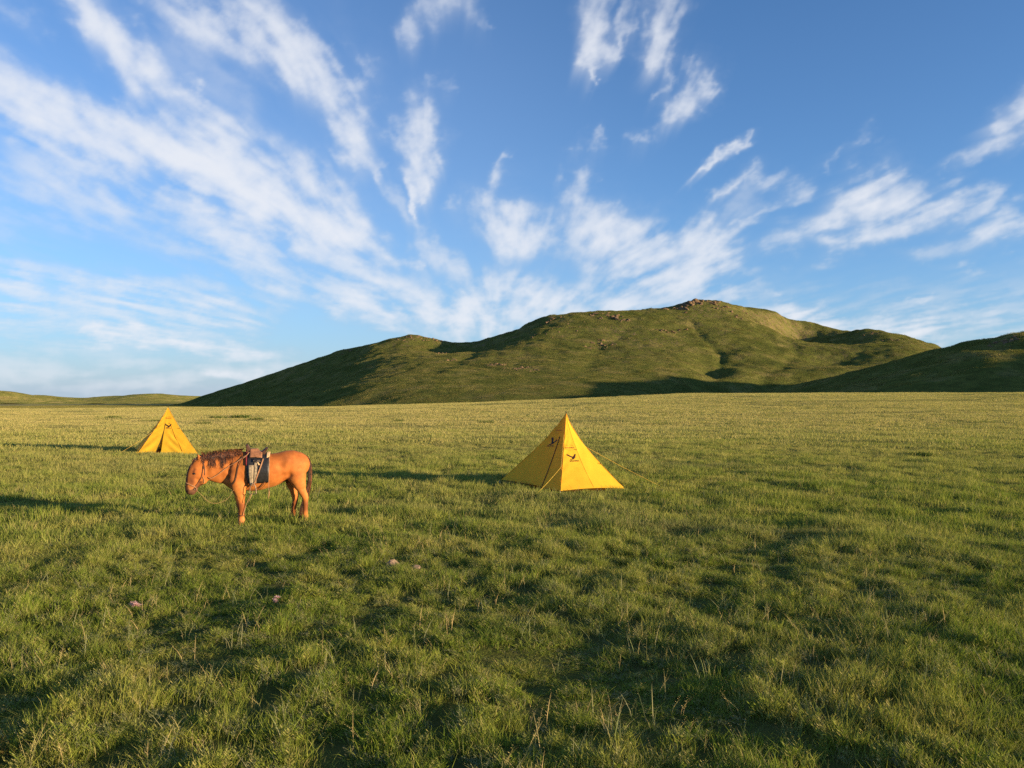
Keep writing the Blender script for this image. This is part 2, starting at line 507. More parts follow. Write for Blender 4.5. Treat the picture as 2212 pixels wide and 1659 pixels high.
right = [
 (0,860,120, 80,940,120,.72),(80,930,120, 420,970,110,.52),(390,510,16, 280,690,48,.48),(280,690,55, 215,800,60,.42),(225,795,45, 330,740,12,.36),
 (215,800,70, 360,910,80,.5),(350,930,95, 750,980,95,.66),(760,940,70, 860,1040,110,.85),(420,1060,150, 880,1150,140,.72),(-100,1180,100, 520,1240,100,.62),
 (-200,1250,80, 450,1290,80,.5),
 (365,-40,75, 340,130,60,.45),(340,130,70, 325,290,22,.65),(335,190,60, 450,220,28,.55),(515,0,50, 425,180,22,.38),
 (700,-40,85, 600,130,85,.52),(590,130,70, 650,240,85,.66),(650,240,85, 790,310,55,.5),(790,325,55, 640,450,46,.78),(640,450,42, 520,550,30,.55),(650,230,60, 590,360,22,.55),
 (930,560,18, 740,690,24,.7),(740,690,26, 690,770,16,.2),
 (990,680,28, 825,775,28,.45),(1110,715,28, 940,750,28,.45),(1170,750,38, 920,910,30,.5),(1000,760,90, 880,860,60,.2),
 (1470,535,26, 1255,675,14,.32),
 (1600,680,30, 1500,720,70,.6),(1530,700,70, 1390,810,70,.85),(1400,800,70, 1220,910,60,.65),(1220,910,60, 1100,990,75,.52),(1640,760,40, 1450,860,50,.42),
 (2010,780,34, 1800,840,55,.66),(1800,810,66, 1600,870,70,.72),(1600,870,70, 1310,1000,55,.66),(1830,740,40, 1600,840,50,.35),
 (2120,450,70, 1950,560,48,.7),(1960,560,40, 1770,670,18,.3),
 (2120,890,55, 1890,915,42,.66),(1950,950,50, 1650,1000,40,.25),
 (1080,1250,60, 1220,1290,62,.9),(1220,1310,75, 1700,1360,50,.78),(1480,1380,60, 1720,1400,50,.55),(1825,1060,30, 1860,1085,30,.32),(1580,1215,18, 1720,1188,18,.42),
 (900,1330,230, 2120,1300,230,.28),(2010,1050,28, 2100,1050,40,.35),(1700,1270,50, 2100,1330,60,.25)]

def cloud_density(AZ, EL, framed=True):
    ar, er = np.radians(AZ), np.radians(EL)
    dz = np.maximum(np.sin(er), 0.035)
    u = np.sin(ar) * np.cos(er) / dz; v = np.cos(ar) * np.cos(er) / dz      # place on a flat deck
    wx = 0.8 * fbm(AZ / 9.0 + 3, EL / 6.0, 3) + 1.2 * fbm(AZ / 2.2, EL / 1.6 + 9, 4, 0.6)
    wy = 0.6 * fbm(AZ / 9.0 + 60, EL / 6.0, 3) + 1.0 * fbm(AZ / 2.2 + 31, EL / 1.6, 4, 0.6)
    X, Y = AZ + wx, EL + wy
    acc = np.zeros_like(AZ); wide = np.zeros_like(AZ)
    k = 0.5333 / F_PX * 57.3 * 1.18
    if framed:
        for conv, rows in ((LC, left), (RC, right)):
            for (x0, y0, r0, x1, y1, r1, amp) in rows:
                a = azel(*conv(x0, y0)); b = azel(*conv(x1, y1))
                bx, by = b[0] - a[0], b[1] - a[1]
                t = np.clip(((X - a[0]) * bx + (Y - a[1]) * by) / (bx * bx + by * by + 1e-6), 0, 1)
                d = np.hypot(X - a[0] - bx * t, Y - a[1] - by * t)
                q = np.clip(1 - d / ((r0 + (r1 - r0) * t) * k), 0, 1)
                q = q * q * (3 - 2 * q) * amp
                acc = acc + q - acc * q
                q2 = np.clip(1 - d / ((r0 + (r1 - r0) * t) * k * 1.8), 0, 1) ** 2 * amp * 0.34
                wide = np.maximum(wide, q2)
    out = np.maximum(sstep(np.abs(AZ), 34, 50), sstep(EL, 30, 42))
    acc = acc + out * 0.75 * sstep(fbm(u * 0.7, v * 0.3, 3), 0.02, 0.45) * (1 - acc)
    # thin grey veil that thickens toward the horizon
    veil = 0.62 * np.exp(-np.maximum(EL, 0) / 3.8) + 0.46 * np.exp(-np.maximum(EL, 0) / 13.0) * (1 - 0.62 * sstep(AZ, -8, 16))
    fib = fbm(u * 3.0 + 0.35 * fbm(u, v * .5, 3), v * 0.7, 5, 0.62) * sstep(EL, 1.5, 6.0) + (1 - sstep(EL, 1.5, 6.0)) * fbm(AZ / 5.0, EL / 0.8, 4)
    puf = fbm(AZ / 1.4, EL / 1.1, 5, 0.58)
    a0 = np.minimum(acc * 1.15, 1) * np.clip(0.80 + (1.5 * fib + 1.25 * puf) * (1.15 - 0.5 * acc), 0, 1.5)
    # ice falls out of the heads in long fibres along the wind, all pointing at one far point low in the sky
    if framed and AZ.shape[1] > 400:
        da, de = AZ[0, 1] - AZ[0, 0], EL[1, 0] - EL[0, 0]
        va, ve = azel(1060, 800)
        fx, fy = va - AZ, ve - EL
        ln = np.hypot(fx, fy) + 2.0
        fx, fy = fx / ln, fy / ln
        wig = 1.1 * fbm(AZ / 8.0, EL / 7.0 + 3, 2)
        fx, fy = fx - fy * wig, fy + fx * wig
        J, I = np.meshgrid(np.arange(AZ.shape[1]), np.arange(AZ.shape[0]))
        acc_s = np.zeros_like(a0); wsum = 0
        for s in np.arange(-2.6, 1.3, 0.13):
            wgt = math.exp(-(s / (1.25 if s < 0 else 0.45)) ** 2)
            jj = np.clip(J + fx * s / da, 0, AZ.shape[1] - 1.001); ii = np.clip(I + fy * s / de, 0, AZ.shape[0] - 1.001)
            j0 = jj.astype(int); i0 = ii.astype(int); tj = jj - j0; ti = ii - i0
            smp = a0[i0, j0] * (1 - tj) * (1 - ti) + a0[i0, j0 + 1] * tj * (1 - ti) + a0[i0 + 1, j0] * (1 - tj) * ti + a0[i0 + 1, j0 + 1] * tj * ti
            acc_s += wgt * smp; wsum += wgt
        a0 = 0.60 * acc_s / wsum + 0.40 * a0
    a = 1 - np.exp(-1.55 * np.clip(a0, 0, 1.4) ** 1.15)
    a = a + wide * (0.75 + 0.9 * fib) * (1 - a)
    a = np.clip(a, 0, 1)
    lit = np.clip(a, 0, 1)
    a = 1 - (1 - a) * (1 - veil)
    grey = np.clip(1.15 - 1.25 * lit, 0, 1) * np.clip(1.2 - EL / 22.0, 0.15, 1)
    return np.clip(a, 0, 0.97), np.clip(grey, 0, 1)

def cloud_mat():
    m, T = new_mat('cirrus')
    at = T.n('ShaderNodeAttribute'); at.attribute_name = 'cover'
    gr = T.n('ShaderNodeAttribute'); gr.attribute_name = 'grey'
    c = T.mix(gr.outputs['Fac'], (0.74, 0.765, 0.82), (0.40, 0.50, 0.61))
    e = T.n('ShaderNodeEmission'); T.l(c, e.inputs['Color']); e.inputs['Strength'].default_value = CLOUD_EMIT
    t = T.n('ShaderNodeBsdfTransparent')
    mx = T.n('ShaderNodeMixShader')
    T.l(at.outputs['Fac'], mx.inputs[0]); T.l(t.outputs[0], mx.inputs[1]); T.l(e.outputs[0], mx.inputs[2])
    finish(T, mx.outputs[0])
    m.cycles.emission_sampling = 'NONE'
    return m

CLOUD_EMIT = 0.455
RAD = 26000.0
def cloud_sheet(name, az, elv, framed, mat, hole=None):
    A, E = np.meshgrid(az, elv)
    d, gy = cloud_density(A, E, framed)
    if hole is not None:
        d = np.where(hole(A, E), 0, d)
    ar, er = np.radians(A), np.radians(E)
    P = np.stack([np.sin(ar) * np.cos(er), np.cos(ar) * np.cos(er), np.sin(er)], -1).reshape(-1, 3) * RAD
    ny, nx = A.shape
    idx = np.arange(nx * ny).reshape(ny, nx)
    Fq = np.stack([idx[:-1, :-1], idx[1:, :-1], idx[1:, 1:], idx[:-1, 1:]], -1).reshape(-1, 4)
    kv = d.reshape(-1) > 0.004
    if hole is not None:
        hh = hole(A, E).reshape(-1)
        Fq = Fq[~hh[Fq].all(1)]
    Fq = Fq[kv[Fq].any(1)]
    used = np.unique(Fq); rm = -np.ones(len(P), np.int64); rm[used] = np.arange(len(used))
    Fq = rm[Fq]; P = P[used]
    me = bpy.data.meshes.new(name)
    me.vertices.add(len(P)); me.vertices.foreach_set('co', P.astype(np.float32).ravel())
    me.loops.add(len(Fq) * 4); me.loops.foreach_set('vertex_index', Fq.ravel().astype(np.int32))
    me.polygons.add(len(Fq)); me.polygons.foreach_set('loop_start', np.arange(0, len(Fq) * 4, 4, dtype=np.int32))
    me.update(calc_edges=True)
    for nm, arr in (('cover', d), ('grey', gy)):
        at = me.attributes.new(nm, 'FLOAT', 'POINT')
        at.data.foreach_set('value', arr.reshape(-1)[used].astype(np.float32))
    me.materials.append(mat)
    o = bpy.data.objects.new(name, me); col.objects.link(o)
    return o

M_CIRRUS = cloud_mat()
c1 = cloud_sheet('sky', np.arange(-37.5, 37.51, 0.10), np.arange(0.0, 33.01, 0.10), True, M_CIRRUS)
tag(c1, 'wispy white cirrus fanning out over the blue sky', 'sky', kind='structure')
near_frame = lambda A, E: (np.abs(A) < 37.49) & (E < 32.99)
near_sun = lambda A, E: ((np.abs(A - SUN_AZ) < 9) & (E < 22)) | near_frame(A, E)
c2 = cloud_sheet('sky', np.arange(-180, 180.1, 1.25) , np.arange(0.0, 85.1, 1.0), True, M_CIRRUS, near_sun)
tag(c2, 'thin cirrus over the rest of the sky', 'sky', kind='structure')

# ------------------------------------------------------------------ grass: real blades, drawn as many copies of a few tufts
def grass_mat(name, colour_fn, trans=0.30, tip=(1.25, 1.15, 1.0)):
    m, T = new_mat(name)
    gm = T.n('ShaderNodeNewGeometry')
    c = colour_fn(T, gm.outputs['Position'])
    rb = T.n('ShaderNodeAttribute'); rb.attribute_name = 'rnd'
    ins = T.n('ShaderNodeAttribute'); ins.attribute_name = 'tint'; ins.attribute_type = 'INSTANCER'
    c = T.mix(T.maprange(rb.outputs['Fac'], 0.78, 1.0, 0.0, 0.75), c, (0.36, 0.30, 0.15))       # straw among the green
    c = T.mix(T.maprange(rb.outputs['Fac'], 0.0, 0.35, 0.55, 0.0), c, (0.075, 0.145, 0.026))
    c = T.mix(T.maprange(ins.outputs['Fac'], 0.0, 0.25, 0.35, 0.0), c, (0.090, 0.165, 0.030))
    c = T.mix(T.maprange(ins.outputs['Fac'], 0.80, 1.0, 0.0, 0.50), c, (0.30, 0.28, 0.13))
    d = T.n('ShaderNodeBsdfDiffuse'); T.l(c, d.inputs['Color'])
    tr = T.n('ShaderNodeBsdfTranslucent'); T.l(T.mix(1.0, c, (1.15, 1.25, 0.6), 'MULTIPLY'), tr.inputs['Color'])
    mx = T.n('ShaderNodeMixShader'); mx.inputs[0].default_value = trans
    T.l(d.outputs[0], mx.inputs[1]); T.l(tr.outputs[0], mx.inputs[2])
    finish(T, mx.outputs[0])
    return m

def hill_grass_colour(T, pos):
    n3 = T.noise(pos, 0.06, 4.0, 0.6); n1 = T.noise(pos, 0.02, 3.0, 0.6)
    c = T.ramp(n3, [(0.32, (0.105, 0.120, 0.030)), (0.52, (0.165, 0.168, 0.048)), (0.68, (0.240, 0.205, 0.085))])
    c = T.mix(T.maprange(n1, 0.45, 0.65, 0.0, 0.5), c, (0.20, 0.16, 0.07))
    # darker scrub in patches and streaks along the slope
    n4 = T.noise(pos, 0.17, 5.0, 0.7); n5 = T.noise(pos, 0.035, 4.0, 0.65)
    c = T.mix(T.maprange(n4, 0.46, 0.62, 0.0, 0.75), c, (0.055, 0.062, 0.020))
    return T.mix(T.maprange(n5, 0.48, 0.62, 0.0, 0.55), c, (0.075, 0.080, 0.025))

M_GRASS = grass_mat('meadow_grass', steppe_colour)
M_HGRASS = grass_mat('hill_grass', hill_grass_colour, 0.25)

def sage_colour(T, pos):
    return T.ramp(T.noise(pos, 1.5, 3.0), [(0.3, (0.17, 0.20, 0.11)), (0.7, (0.27, 0.27, 0.15))])
def straw_colour(T, pos):
    return T.ramp(T.noise(pos, 1.5, 3.0), [(0.3, (0.33, 0.27, 0.13)), (0.7, (0.46, 0.37, 0.19))])
M_SAGE = grass_mat('sage', sage_colour, 0.25)
M_STRAW = grass_mat('straw', straw_colour, 0.25)

def blades_mesh(name, n, rad, h0, h1, w, bend, seed, mat, segs=2, lean=0.5, seedhead=0.0):
    rg = np.random.default_rng(seed)
    V = []; Fc = []; rn = []
    for i in range(n):
        a = rg.random() * 2 * np.pi; r = rad * math.sqrt(rg.random())
        bx, by = r * math.cos(a), r * math.sin(a)
        hgt = h0 + (h1 - h0) * rg.random() ** 1.3
        la = rg.random() * 2 * np.pi
        ln = lean * rg.random() * hgt; bd = bend * rg.random() * hgt
        wa = rg.random() * np.pi; wx, wy = math.cos(wa), math.sin(wa)
        ww = w * (0.6 + 0.8 * rg.random())
        rv = rg.random()
        base = len(V)
        for s in range(segs + 1):
            t = s / segs
            cx = bx + math.cos(la) * (ln * t + bd * t * t); cy = by + math.sin(la) * (ln * t + bd * t * t)
            cz = hgt * (t - 0.25 * bend * t * t * rg.random()) - (0.03 if s == 0 else 0)
            if s < segs:
                k = ww * (1 - 0.45 * t)
                V += [(cx - wx * k / 2, cy - wy * k / 2, cz), (cx + wx * k / 2, cy + wy * k / 2, cz)]
            else:
                V.append((cx, cy, cz))
        for s in range(segs - 1):
            q = base + 2 * s
            Fc.append((q, q + 1, q + 3, q + 2))
        q = base + 2 * (segs - 1)
        Fc.append((q, q + 1, q + 2))
        if seedhead:      # little leaves or spikelets up the stem
            x0, y0, z0 = V[-1]
            for j in range(9):
                t = 0.35 + 0.65 * j / 8
                px = bx + math.cos(la) * (ln * t + bd * t * t); py = by + math.sin(la) * (ln * t + bd * t * t); pz = hgt * t * 0.97
                an = rg.random() * 6.28; L = seedhead * (1.2 - 0.7 * t)
                b2 = len(V)
                V += [(px, py, pz), (px + math.cos(an) * L - math.sin(an) * L * .25, py + math.sin(an) * L + math.cos(an) * L * .25, pz + L * .6),
                      (px + math.cos(an) * L * 1.3, py + math.sin(an) * L * 1.3, pz + L * 1.1)]
                Fc.append((b2, b2 + 1, b2 + 2))
        rn += [rv] * (len(V) - len(rn))
    me = bpy.data.meshes.new(name)
    me.from_pydata(V, [], Fc); me.update()
    at = me.attributes.new('rnd', 'FLOAT', 'POINT'); at.data.foreach_set('value', np.array(rn, np.float32))
    me.materials.append(mat)
    return me

def tuft_collection(name, meshes):
    c = bpy.data.collections.new(name)
    for i, me in enumerate(meshes):
        c.objects.link(bpy.data.objects.new('%s_%02d' % (name, i), me))
    return c

def scatter(name, P, idx, scale, rot, tint, coll, label, cat):
    me = bpy.data.meshes.new(name)
    me.vertices.add(len(P)); me.vertices.foreach_set('co', P.astype(np.float32).ravel())
    for nm, tp, fld, arr in (('idx', 'INT', 'value', idx.astype(np.int32)), ('scl', 'FLOAT_VECTOR', 'vector', scale.astype(np.float32).ravel()),
                             ('rot', 'FLOAT_VECTOR', 'vector', rot.astype(np.float32).ravel()), ('tint', 'FLOAT', 'value', tint.astype(np.float32))):
        at = me.attributes.new(nm, tp, 'POINT'); at.data.foreach_set(fld, arr)
    o = bpy.data.objects.new(name, me); col.objects.link(o)
    ng = bpy.data.node_groups.new(name, 'GeometryNodeTree')
    ng.interface.new_socket('Geometry', in_out='INPUT', socket_type='NodeSocketGeometry')
    ng.interface.new_socket('Geometry', in_out='OUTPUT', socket_type='NodeSocketGeometry')
    N = ng.nodes; L = ng.links
    gi = N.new('NodeGroupInput'); go = N.new('NodeGroupOutput')
    ci = N.new('GeometryNodeCollectionInfo'); ci.inputs['Collection'].default_value = coll
    ci.inputs['Separate Children'].default_value = True; ci.inputs['Reset Children'].default_value = True
    ip = N.new('GeometryNodeInstanceOnPoints'); ip.inputs['Pick Instance'].default_value = True
    def attr(nm, tp):
        a = N.new('GeometryNodeInputNamedAttribute'); a.data_type = tp; a.inputs['Name'].default_value = nm
        return a.outputs['Attribute']
    L.new(gi.outputs[0], ip.inputs['Points']); L.new(ci.outputs[0], ip.inputs['Instance'])
    L.new(attr('idx', 'INT'), ip.inputs['Instance Index'])
    L.new(attr('rot', 'FLOAT_VECTOR'), ip.inputs['Rotation']); L.new(attr('scl', 'FLOAT_VECTOR'), ip.inputs['Scale'])
    L.new(ip.outputs[0], go.inputs[0])
    md = o.modifiers.new('tufts', 'NODES'); md.node_group = ng
    tag(o, label, cat, kind='stuff')
    return o

rg = np.random.default_rng(11)
def wedge_points(r0, r1, n, half=39.0, power=0.0, margin=3.0):
    """random places in front of the viewer; power 0 is an even spread, 1 thins with distance"""
    u = rg.random(n)
    if power == 0:
        r = np.sqrt(r0 * r0 + u * (r1 * r1 - r0 * r0))
    elif power == 1:
        r = r0 + u * (r1 - r0)
    else:
        r = r0 * (r1 / r0) ** u
    a = np.radians((rg.random(n) * 2 - 1) * half)
    return r * np.sin(a), r * np.cos(a) - 0.3

def keep_off(x, y):
    k = np.ones(len(x), bool)
    for poly in NO_GRASS:
        ins = np.zeros(len(x), bool)
        m = len(poly)
        for i in range(m):
            x0, y0 = poly[i]; x1, y1 = poly[(i + 1) % m]
            c = ((y0 > y) != (y1 > y)) & (x < (x1 - x0) * (y - y0) / (y1 - y0 + 1e-12) + x0)
            ins ^= c
        k &= ~ins
    return k
NO_GRASS = []

def spread(name, x, y, zf, coll, nvar, s0, s1, label, cat, hmod=None, sink=0.0, weights=None, eps=0.15):
    k = keep_off(x, y); x = x[k]; y = y[k]
    n = len(x)
    P = np.stack([x, y, zf(x, y) - sink], -1)
    s = s0 + (s1 - s0) * rg.random(n)
    hz = s * (hmod(x, y) if hmod is not None else 1.0)
    # stand square on the slope: M = align(up -> normal) . turn about the stem
    gx = (zf(x + eps, y) - zf(x - eps, y)) / (2 * eps); gy = (zf(x, y + eps) - zf(x, y - eps)) / (2 * eps)
    nrm = np.stack([-gx, -gy, np.ones(n)], -1); nrm /= np.linalg.norm(nrm, axis=1)[:, None]
    th = rg.random(n) * 6.283; ct, st = np.cos(th), np.sin(th)
    nx_, ny_, nz_ = nrm.T
    k_ = 1 / (1 + nz_)
    A = np.array([[1 - nx_ * nx_ * k_, -nx_ * ny_ * k_, nx_], [-nx_ * ny_ * k_, 1 - ny_ * ny_ * k_, ny_], [-nx_, -ny_, nz_]])
    M00 = A[0, 0] * ct + A[0, 1] * st; M10 = A[1, 0] * ct + A[1, 1] * st; M20 = A[2, 0] * ct + A[2, 1] * st
    M21 = -A[2, 0] * st + A[2, 1] * ct; M22 = A[2, 2]
    rot = np.stack([np.arctan2(M21, M22), np.arcsin(np.clip(-M20, -1, 1)), np.arctan2(M10, M00)], -1)
    idx = rg.integers(0, nvar, n) if weights is None else rg.choice(nvar, n, p=weights)
    return scatter(name, P, idx, np.stack([s, s, hz], -1), rot, rg.random(n), coll, label, cat)

def clump(x, y):
    return fbm(x / .34 + 9, y / .34, 3, 0.6)
def height_mod(x, y):
    n = fbm(x / 1.3 + 2, y / 1.3, 3) + 0.6 * fbm(x / 5.0, y / 5.0 + 4, 2)
    return np.clip(0.95 + 1.2 * n + 0.9 * clump(x, y), 0.30, 2.0)

near_tufts = tuft_collection('near_tuft', [blades_mesh('near_tuft', 28, 0.08, 0.035, 0.115, 0.0036, 0.8, 100 + i, M_GRASS, 3) for i in range(6)]
    + [blades_mesh('near_tuft', 9, 0.06, 0.05, 0.11, 0.004, 0.5, 120, M_GRASS, 2, 0.5, 0.024), blades_mesh('near_tuft', 14, 0.07, 0.04, 0.09, 0.005, 0.8, 121, M_SAGE, 2, 0.8, 0.015)])
mid_tufts = tuft_collection('mid_tuft', [blades_mesh('mid_tuft', 46, 0.22, 0.045, 0.13, 0.0075, 0.7, 200 + i, M_GRASS, 2) for i in range(6)])
far_tufts = tuft_collection('far_tuft', [blades_mesh('far_tuft', 110, 0.95, 0.06, 0.16, 0.026, 0.6, 300 + i, M_GRASS, 2) for i in range(4)])
hill_tufts = tuft_collection('hill_tuft', [blades_mesh('hill_tuft', 120, 2.4, 0.07, 0.20, 0.11, 0.6, 400 + i, M_HGRASS, 2) for i in range(4)])
stalks = tuft_collection('stalk', [blades_mesh('stalk', 3, 0.06, 0.14, 0.26, 0.0045, 0.5, 500 + i, M_STRAW if i % 2 else M_SAGE, 3, 0.35, 0.013) for i in range(6)])

def grow_grass():
    x, y = wedge_points(3.6, 15, 64000)
    k = clump(x, y) + 0.16 * rg.standard_normal(len(x)) > -0.02; x, y = x[k], y[k]
    spread('grass', x, y, ground_h, near_tufts, 8, 0.75, 1.35, 'short green grass of the steppe around the horse and tents', 'grass', height_mod, 0.005, [.13] * 6 + [.13, .09])
    x, y = wedge_points(13.5, 48, 50000, 38, 1)
    k = clump(x, y) + 0.20 * rg.standard_normal(len(x)) > -0.08; x, y = x[k], y[k]
    spread('grass', x, y, ground_h, mid_tufts, 6, 0.8, 1.4, 'sunlit grass of the meadow behind the tents', 'grass', height_mod, 0.005)
    x, y = wedge_points(44, 240, 60000, 38, 1)
    spread('grass', x, y, ground_h, far_tufts, 4, 0.8, 1.4, 'yellow green grass far out on the meadow', 'grass', height_mod, 0.01, None, 0.8)
    hs = []
    x = rg.random(60000) * 900 - 400; y = 255 + rg.random(60000) * 500
    z1 = main_h(x, y); z2 = right_h(x, y); z3 = ground_h(x, y)
    z = np.maximum(np.maximum(z1, z2), z3)
    vis = np.abs(np.arctan2(x, y)) < R(38)
    x, y, z = x[vis], y[vis], z[vis]
    spread('grass', x, y, lambda a, b: np.maximum(np.maximum(main_h(a, b), right_h(a, b)), ground_h(a, b)), hill_tufts, 4, 0.7, 1.3,
           'thin tussock grass covering the hill slopes', 'grass', lambda a, b: np.clip(0.8 + 1.3 * fbm(a / 9, b / 9, 3), .2, 1.8), 0.0, None, 1.5)
    x = rg.random(9000) * 2300 - 2050; y = 1350 + rg.random(9000) * 1250
    fz = lambda a, b: np.maximum(np.maximum(far_h(FAR_A)(a, b), far_h(FAR_B)(a, b)), ground_h(a, b))
    k = (np.abs(np.arctan2(x, y)) < R(38)) & (fz(x, y) > 1.0)
    spread('grass', x[k], y[k], fz, hill_tufts, 4, 3.0, 5.0, 'pale grass on the distant hills along the horizon', 'grass', lambda a, b: 0.5 + 0 * a, 0.0, None, 8.0)
    x, y = wedge_points(4.2, 26, 2600, 38, 1)
    k = fbm(x / 3.0 + 7, y / 3.0, 3) + 0.25 * rg.standard_normal(len(x)) > 0.05
    spread('grass', x[k], y[k], ground_h, stalks, 6, 0.7, 1.25, 'dry seed stalks standing above the short grass', 'grass')

# ------------------------------------------------------------------ small builders
def tube_mesh(V, Fc, pts, rad, sides=6, cap=True):
    """append a tube along pts (list of Vectors) to V, Fc; rad float or list"""
    pts = [Vector(p) for p in pts]
    n = len(pts)
    rads = rad if isinstance(rad, (list, tuple)) else [rad] * n
    up = Vector((0.13, 0.21, 0.97))
    base = len(V)
    for i, p in enumerate(pts):
        t = (pts[min(i + 1, n - 1)] - pts[max(i - 1, 0)]).normalized()
        a = t.cross(up)
        if a.length < 1e-3:
            a = t.cross(Vector((1, 0, 0)))
        a.normalize(); b = t.cross(a)
        for s in range(sides):
            an = 2 * math.pi * s / sides
            V.append(p + (a * math.cos(an) + b * math.sin(an)) * rads[i])
    for i in range(n - 1):
        for s in range(sides):
            q = base + i * sides; s2 = (s + 1) % sides
            Fc.append((q + s, q + s2, q + sides + s2, q + sides + s))
    if cap:
        Fc.append(tuple(base + s for s in range(sides))[::-1])
        Fc.append(tuple(base + (n - 1) * sides + s for s in range(sides)))

def smooth_path(pts, sub=5):
    """Catmull-Rom through pts"""
    P = [Vector(p) for p in pts]
    P = [P[0] * 2 - P[1]] + P + [P[-1] * 2 - P[-2]]
    out = []
    for i in range(1, len(P) - 2):
        for s in range(sub):
            t = s / sub
            out.append(0.5 * ((2 * P[i]) + (P[i + 1] - P[i - 1]) * t + (2 * P[i - 1] - 5 * P[i] + 4 * P[i + 1] - P[i + 2]) * t * t
                              + (3 * P[i] - P[i - 1] - 3 * P[i + 1] + P[i + 2]) * t ** 3))
    out.append(P[-2])
    return out

def tube_obj(name, pts, rad, mat, parent=None, sides=6, sub=5):
    V, Fc = [], []
    tube_mesh(V, Fc, smooth_path(pts, sub) if sub else pts, rad, sides)
    return mesh_obj(name, V, Fc, mat, parent, True)

def ribbon_obj(name, pts, nrm, width, thick, mat, parent=None, sub=5):
    """flat strap along pts lying on a surface with normals nrm"""
    P = smooth_path(pts, sub); N = smooth_path(nrm, sub)
    V, Fc = [], []
    for i, p in enumerate(P):
        t = (P[min(i + 1, len(P) - 1)] - P[max(i - 1, 0)]).normalized()
        n = N[i].normalized(); s = t.cross(n).normalized() * width / 2
        V += [p - s, p + s, p + s + n * thick, p - s + n * thick]
    for i in range(len(P) - 1):
        a = 4 * i; b = a + 4
        for k in range(4):
            Fc.append((a + k, a + (k + 1) % 4, b + (k + 1) % 4, b + k))
    Fc.append((3, 2, 1, 0)); e = 4 * (len(P) - 1); Fc.append((e, e + 1, e + 2, e + 3))
    return mesh_obj(name, V, Fc, mat, parent, False)

H_YAW = R(15.5)
def empty(name, loc, rz=0.0):
    o = bpy.data.objects.new(name, None)
    o.location = loc; o.rotation_euler = (0, 0, rz); o.empty_display_size = 0.2
    col.objects.link(o)
    return o

# ------------------------------------------------------------------ the horse
# measured on an enlargement of the photograph: columns and rows there, K metres each
K = 0.001372
HX0, HY0 = 1300.0, 1243.0
H_D = 14.74
H_POS = Vector((PX(579.6, 1000, H_D)[0], H_D, 0.0))
H_POS.z = float(ground_h(np.array([H_POS.x]), np.array([H_POS.y]))[0]) + 0.01
def hx(cx): return (cx - HX0) * K * 0.962
def hz(cy): return (HY0 - cy) * K

def L3(cx, cy, lat):
    """horse-space point; lat is metres toward the viewer's side"""
    return Vector((hx(cx), -lat, hz(cy)))

torso = [(925,540,188,.165),(1000,522,232,.205),(1080,516,238,.228),(1190,518,232,.245),(1330,503,212,.25),(1450,470,192,.24),(1560,440,188,.235),(1640,432,180,.22),(1700,432,158,.19)]
neck = [(960,430,160,.13),(880,445,170,.118),(780,455,176,.100),(680,462,170,.088),(580,447,148,.078),(490,430,112,.07),(430,400,95,.068)]
head = [(412,395,92,.076),(378,485,112,.092),(352,550,106,.082),(325,620,88,.066),(300,685,70,.055),(281,738,60,.052)]
def leg(rows, lat): return [(r[0], r[1], r[2], r[3], lat + (r[4] if len(r) > 4 else 0)) for r in rows]
near_fore = leg([(895,470,95,.06,-.02),(890,600,105,.075),(912,700,88,.07),(930,770,68,.058),(944,850,50,.046),(950,920,42,.04),(953,962,43,.043),(955,1005,33,.031),(955,1075,31,.028),(956,1140,37,.033),(953,1182,32,.031),(950,1215,38,.036)], .125)
far_fore = leg([(880,470,95,.06,.02),(868,600,100,.075),(880,700,85,.07),(892,770,64,.056),(905,850,48,.046),(916,920,40,.04),(922,962,42,.043),(928,1005,32,.031),(933,1075,30,.028),(936,1135,36,.033),(933,1172,32,.031),(930,1200,38,.036)], -.125)
near_hind = leg([(1640,450,150,.10,-.03),(1690,590,120,.105),(1722,690,80,.08),(1757,780,52,.052),(1788,838,44,.043),(1803,880,37,.036),(1806,960,30,.03),(1806,1080,29,.028),(1808,1128,36,.033),(1800,1172,31,.031),(1797,1215,37,.036)], .13)
far_hind = leg([(1600,470,130,.10,.03),(1608,600,98,.10),(1615,700,66,.075),(1645,800,46,.05),(1664,868,44,.043),(1668,910,37,.036),(1657,980,31,.03),(1643,1080,29,.028),(1638,1122,35,.033),(1618,1155,31,.031),(1600,1188,37,.036)], -.13)
extra = [[(452,560,78,.060,0),(440,610,60,.05,0)], [(316,768,32,.034,0),(345,745,26,.03,0)],
         [(1500,618,26,.04,0),(1545,600,30,.045,0)], [(795,640,70,.12,0),(860,690,70,.13,0)],
         [(1040,300,40,.05,0),(960,300,45,.05,0)]]
ears = [[(425,375,30,.024,.055),(408,325,27,.016,.070),(382,272,6,.008,.078)], [(410,372,28,.022,-.055),(390,322,25,.014,-.066),(364,275,6,.007,-.070)]]

